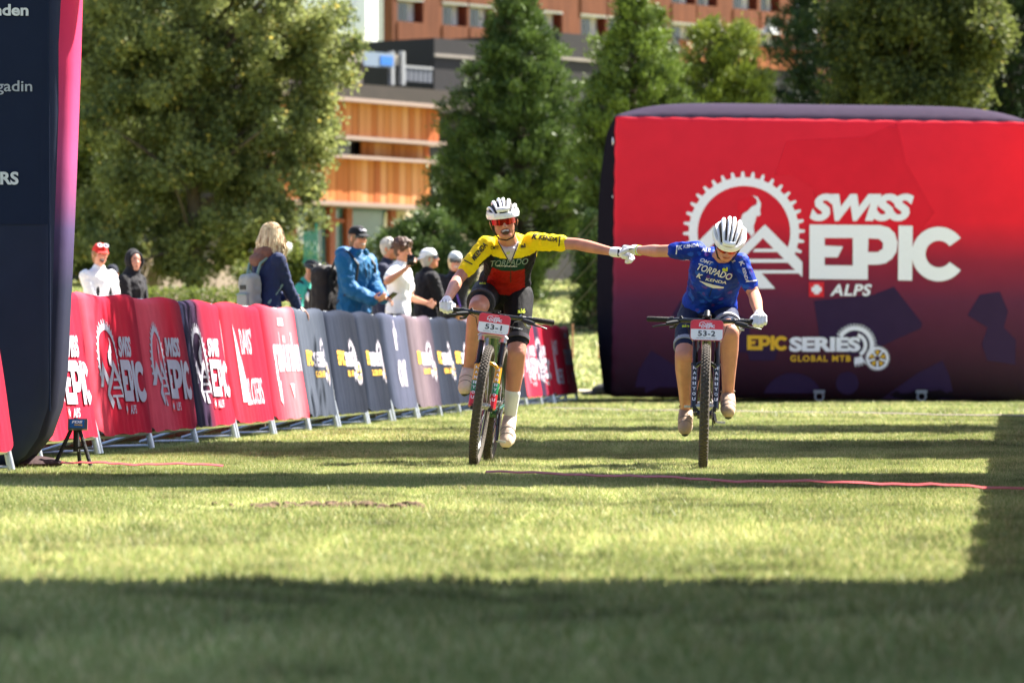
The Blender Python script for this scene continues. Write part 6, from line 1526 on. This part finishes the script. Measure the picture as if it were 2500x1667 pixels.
for i in range(620):
    a = rg.uniform(-2.75, 2.75); a = a + (math.pi if True else 0)     # all round except the face
    d = F_ * math.cos(a) + R_ * math.sin(a); st_ = rg.uniform(.2, 1.35)
    p0 = c_ + U_ * (.024 + .10 * math.sin(st_)) * k + (F_ * math.cos(a) * .104 + R_ * math.sin(a) * .090) * math.cos(st_) * k
    out = rg.uniform(.0, .016); L = rg.uniform(.20, .31) * k
    if d.dot(F_) > .35: L *= 1.0
    p1 = c_ + (F_ * math.cos(a) * (.106 + out) + R_ * math.sin(a) * (.096 + out)) * k + U_ * -.01
    wv = rg.uniform(-.022, .022); p2 = p1 + d * .016 - U_ * L * .5 + R_ * rg.uniform(-.016, .016) + F_ * wv; p3 = p1 + d * rg.uniform(-.03, .022) - U_ * L + F_ * rg.uniform(-.015, .015)
    n0 = len(q.v); q.tube([p0, p1, p1.lerp(p2, .5) + d * .010 - F_ * wv * .8, p2, p2.lerp(p3, .6) - d * .006 - F_ * wv * 1.2, p3], [.007, .008, .0085, .008, .006, .002], 5)
    t = rg.random(); cc = np.array(S(140, 104, 66)[:3]) * (1 - t) + np.array(S(232, 212, 172)[:3]) * t; hcols += [tuple(cc)] * (len(q.v) - n0)
me = q.mesh('hair', origin_of(Dd['root'])); setcol(me, np.array(hcols)); link('hair', me, hairm, Dd['root'])
glasses_on(Dd['root'], c_, Dd['Fh'], Dd['Uh'], k, M_lensb, mat('tortoise', S(90, 50, 30), rough=.3), .024)
q = MB(); q.capsule(Dd['at'](-.05, -.02, .835), Dd['at'](.05, -.02, .835), .085 * k, .085 * k); q.capsule(Dd['at'](-.05, -.09, .80), Dd['at'](.05, -.09, .80), .06 * k, .06 * k); me = remesh(q, .012, 3); wrinkle(me, .006, 18); attach('brown_hood', me, cloth('brown_fleece', S(112, 78, 68)), Dd['root'])
M3 = Matrix((Dd['Rb'], Dd['Fb'], V((0, 0, 1)))).transposed()
pc_ = Dd['at'](-.02, -.185, .615)
pack('pale grey backpack on the blonde woman\'s back', pc_, (.25, .13, .36), M3, cloth('pale_grey_canvas', S(140, 143, 144), .7), mat('grey_green_zip', S(110, 136, 132), rough=.6),
     [[Dd['at'](s * .09, -.16, .70), Dd['at'](s * .105, -.12, .78), Dd['at'](s * .11, .0, .835), Dd['at'](s * .11, .12, .79), Dd['at'](s * .13, .12, .68), Dd['at'](s * .15, -.06, .56)] for s in (-1, 1)])
# -- cyclist in teal, far behind
Ee = spectator('cyclist in teal jersey and black helmet bending forward behind the crowd', 736, 60, 634, 70, 62, dict(hat_h=.03, m_top=cloth('teal_jersey', S(56, 150, 132)), skin=S(190, 130, 104), vox=.011, hands={1: (.15, .3, .62), -1: (-.15, .3, .62)}, pitch=-28, lean=.05, hf=.10))
helmet_on(Ee['root'], Ee['hc'], Ee['Fh'], Ee['Uh'], Ee['k'], mat('helmet_black', S(34, 36, 42), rough=.35), M_hin)
q = MB(); q.tube([Ee['hc'] + frame3(Ee['Fh'], Ee['Uh'])[0] * .10 + V((0, 0, .07)), Ee['hc'] + frame3(Ee['Fh'], Ee['Uh'])[0] * .19 + V((0, 0, .055))], [.07, .05], 12); q.build('visor', M_bk, Ee['root'])
for s in (-1, 1): strap_on(Ee['root'], [Ee['at'](s * .10, -.10, .78), Ee['at'](s * .10, .03, .84), Ee['at'](s * .10, .17, .76), Ee['at'](s * .11, .16, .62)], .035, M_blk, 'pack_strap')
# -- person in blue cap, back turned
Ff = spectator('person in blue cap and dark jacket beside the big black backpack', 778, 58, 664, 150, 120, dict(hat_h=.012, m_top=cloth('charcoal_jacket', S(52, 50, 54)), skin=SK_M, vox=.011, hands={}, pitch=-15))
cap_on(Ff['root'], Ff['hc'], Ff['Fh'], Ff['Uh'], Ff['k'], cloth('blue_cap', S(52, 66, 128)), cloth('blue_cap', (1, 1, 1, 1)))
hair_short(Ff['root'], Ff['hc'] - V((0, 0, .02)), Ff['Fh'], Ff['Uh'], Ff['k'], mat('dark_hair', S(52, 40, 34), rough=.6, var=.2, scale=60), .004, 5)
q = MB(); q.capsule(Ff['at'](-.09, -.06, .80), Ff['at'](.09, -.06, .80), .075, .075); me = remesh(q, .013, 2); attach('pale_collar', me, cloth('pale_collar', S(206, 206, 208)), Ff['root'])
# -- man in blue jacket
Gg = spectator('smiling man in bright blue hooded jacket and black cap', 864, 47.7, 551, 52, 42, dict(hat_h=.012, m_top=cloth('petrol_jacket', S(26, 88, 132), .55, .3, 60), skin=S(206, 144, 116), mouth='smile', hands={1: (.02, .36, .585), -1: (-.10, .33, .575)}, infl=.036, wide=1.08, wr=.012, wf=11, stubble=1, brow=(.2, .13, .08),
      hand={1: dict(D=V((.8, -.5, -.1)), N=V((-.4, -.3, -.8)), T=V((0, .3, 1)), curl=(.6, .6, .4)), -1: dict(D=V((.85, -.4, .1)), N=V((0, .5, .8)), T=V((-.3, -.6, .6)), curl=(.5, .6, .4))}))
cap_on(Gg['root'], Gg['hc'], Gg['Fh'], Gg['Uh'], Gg['k'], M_capb, M_capb, text='Carolina', mtext=M_pw); glasses_on(Gg['root'], Gg['hc'], Gg['Fh'], Gg['Uh'], Gg['k'], M_lensd, mat('gold_frame', S(170, 140, 90), rough=.3), .016, .004)
hair_short(Gg['root'], Gg['hc'] - V((0, 0, .028)), Gg['Fh'], Gg['Uh'], Gg['k'], mat('sandy_hair', S(140, 104, 78), rough=.6, var=.2, scale=60), .002, 6)
q = MB(); k = Gg['k']; q.chain([Gg['at'](-.12, .02, .825), Gg['at'](-.10, -.09, .845), Gg['at'](0, -.13, .85), Gg['at'](.10, -.09, .845), Gg['at'](.12, .02, .825)], [.045, .06, .065, .06, .045]); q.capsule(Gg['at'](.10, .05, .82), Gg['at'](.05, .11, .855), .035, .03); q.capsule(Gg['at'](-.10, .05, .82), Gg['at'](-.04, .11, .855), .035, .03)
me = remesh(q, .011, 3); wrinkle(me, .008, 16); attach('hood', me, cloth('petrol_jacket', (1, 1, 1, 1)), Gg['root'])
for s in (-1, 1): strap_on(Gg['root'], [Gg['at'](s * .03, .155, .79), Gg['at'](s * .03, .18, .73), Gg['at'](s * .025, .185, .70)], .005, M_bk, 'drawcord')
M3 = Matrix((Gg['Rb'], Gg['Fb'], V((0, 0, 1)))).transposed()
pack('big black backpack worn by the man in the blue jacket', Gg['at'](-.08, -.30, .635), (.33, .22, .52), M3, cloth('black_nylon', S(42, 38, 38), .6, .3, 80), M_bk,
     [[Gg['at'](s * .12, -.20, .74), Gg['at'](s * .13, -.10, .84), Gg['at'](s * .135, .04, .855), Gg['at'](s * .13, .165, .78), Gg['at'](s * .155, .15, .66), Gg['at'](s * .19, -.08, .55)] for s in (-1, 1)])
phone('black phone held at the waist by the man in blue', Gg['wr'][1] + V((.085, -.07, .015)), V((-.3, .5, .8)), V((.7, -.5, .6)))
# -- grey-haired man behind the boy
Hh = spectator('grey haired man in dark navy jacket half hidden behind the boy', 940, 53, 582, 75, 66, dict(m_top=cloth('dark_navy_jacket', S(44, 46, 66)), skin=SK_T, hands={}, infl=.028, vox=.0095, brow=(.3, .28, .26)))
hair_short(Hh['root'], Hh['hc'], Hh['Fh'], Hh['Uh'], Hh['k'], mat('grey_hair', S(178, 170, 160), rough=.6, var=.2, scale=60), .006, 7); glasses_on(Hh['root'], Hh['hc'], Hh['Fh'], Hh['Uh'], Hh['k'], M_lensd, M_frame, .017)
# -- boy filming
ph = P(1003, 640, 50.85)
Ii = spectator('boy in white T-shirt with curly brown hair filming with a phone', 972, 51.3, 588, 72, 66, dict(m_top=M_wtee, top_name='t_shirt', sleeve=.62, infl=.022, skin=S(196, 134, 104), hands={-1: ph + V((-.05, .03, -.07)), 1: (.12, .30, .60)}, pitch=-8, wr=.009, wf=10, brow=(.07, .045, .03),
      hand={-1: dict(D=V((.5, -.2, .85)), N=V((.6, .5, -.3)), T=V((.3, .6, .3)), curl=(.5, .6, .4))}))
hair_short(Ii['root'], Ii['hc'] + V((0, 0, .01)), Ii['Fh'], Ii['Uh'], Ii['k'], mat('brown_curls', S(74, 46, 32), rough=.55, var=.3, scale=60), .010, 9, 1.3, .15)
phone('black phone held up by the boy in white', ph + V((.0, -.075, .02)), V((.35, -.93, .05)), V((.1, 0, 1)), .09, .12)
# -- man in white cap, seen from behind
Jj = spectator('man in backwards white cap and black jacket looking away right', 1038, 53.5, 606, 112, 96, dict(hat_h=.012, m_top=M_blk, skin=S(196, 126, 100), hands={-1: (-.12, .32, .56), 1: (.1, .3, .6)}, infl=.030, wide=1.08, wr=.008, pitch=8))
cap_on(Jj['root'], Jj['hc'], Jj['Fh'], Jj['Uh'], Jj['k'], M_capw, M_capw, back=True, text='surf', mtext=mat('cap_ink', S(90, 96, 130))); glasses_on(Jj['root'], Jj['hc'], Jj['Fh'], Jj['Uh'], Jj['k'], M_lensd, M_bk, .02)
hair_short(Jj['root'], Jj['hc'] - V((0, 0, .028)), Jj['Fh'], Jj['Uh'], Jj['k'], mat('grey_hair', (1, 1, 1, 1)), .003, 12)
# -- woman in patterned cap
hd_ = P(1164, 632, 56.0)
Kk = spectator('woman in black and white cap and sunglasses beside the yellow rider\'s arm', 1108, 56.6, 614, 22, 8, dict(hat_h=.012, m_top=cloth('black_softshell', S(38, 36, 42)), skin=S(206, 140, 118), mouth='smile', hands={1: hd_, -1: (-.10, .3, .55)}, infl=.026, vox=.0095))
cap_on(Kk['root'], Kk['hc'], Kk['Fh'], Kk['Uh'], Kk['k'], mat('patterned_cap', S(190, 194, 198), rough=.8, var=.6, scale=14), M_capb, flat=True); glasses_on(Kk['root'], Kk['hc'], Kk['Fh'], Kk['Uh'], Kk['k'], M_lensd, M_bk, .024)
hair_short(Kk['root'], Kk['hc'] - V((0, 0, .03)), Kk['Fh'], Kk['Uh'], Kk['k'], mat('pale_blonde', S(206, 180, 140), rough=.6, var=.2, scale=60), .012, 14)
strap_on(Kk['root'], [Kk['at'](-.06, .0, .845), Kk['at'](-.05, .13, .77), Kk['at'](.02, .155, .62), Kk['at'](.03, .15, .50)], .012, cloth('purple_lanyard', S(120, 88, 180)), 'lanyard')
cmra = thing('camera', hd_ + V((.03, -.02, .05)), 'small grey camera held up beside the yellow rider\'s sleeve', 'camera')
softbox(hd_ + V((.04, -.03, .07)), (.11, .05, .075), None, .012, 2).build('camera_body', mat('camera_grey', S(96, 100, 108), rough=.4), cmra); q = MB(); q.tube([hd_ + V((.04, -.055, .07)), hd_ + V((.04, -.10, .07))], .028, 14); q.build('lens', M_lensd, cmra)
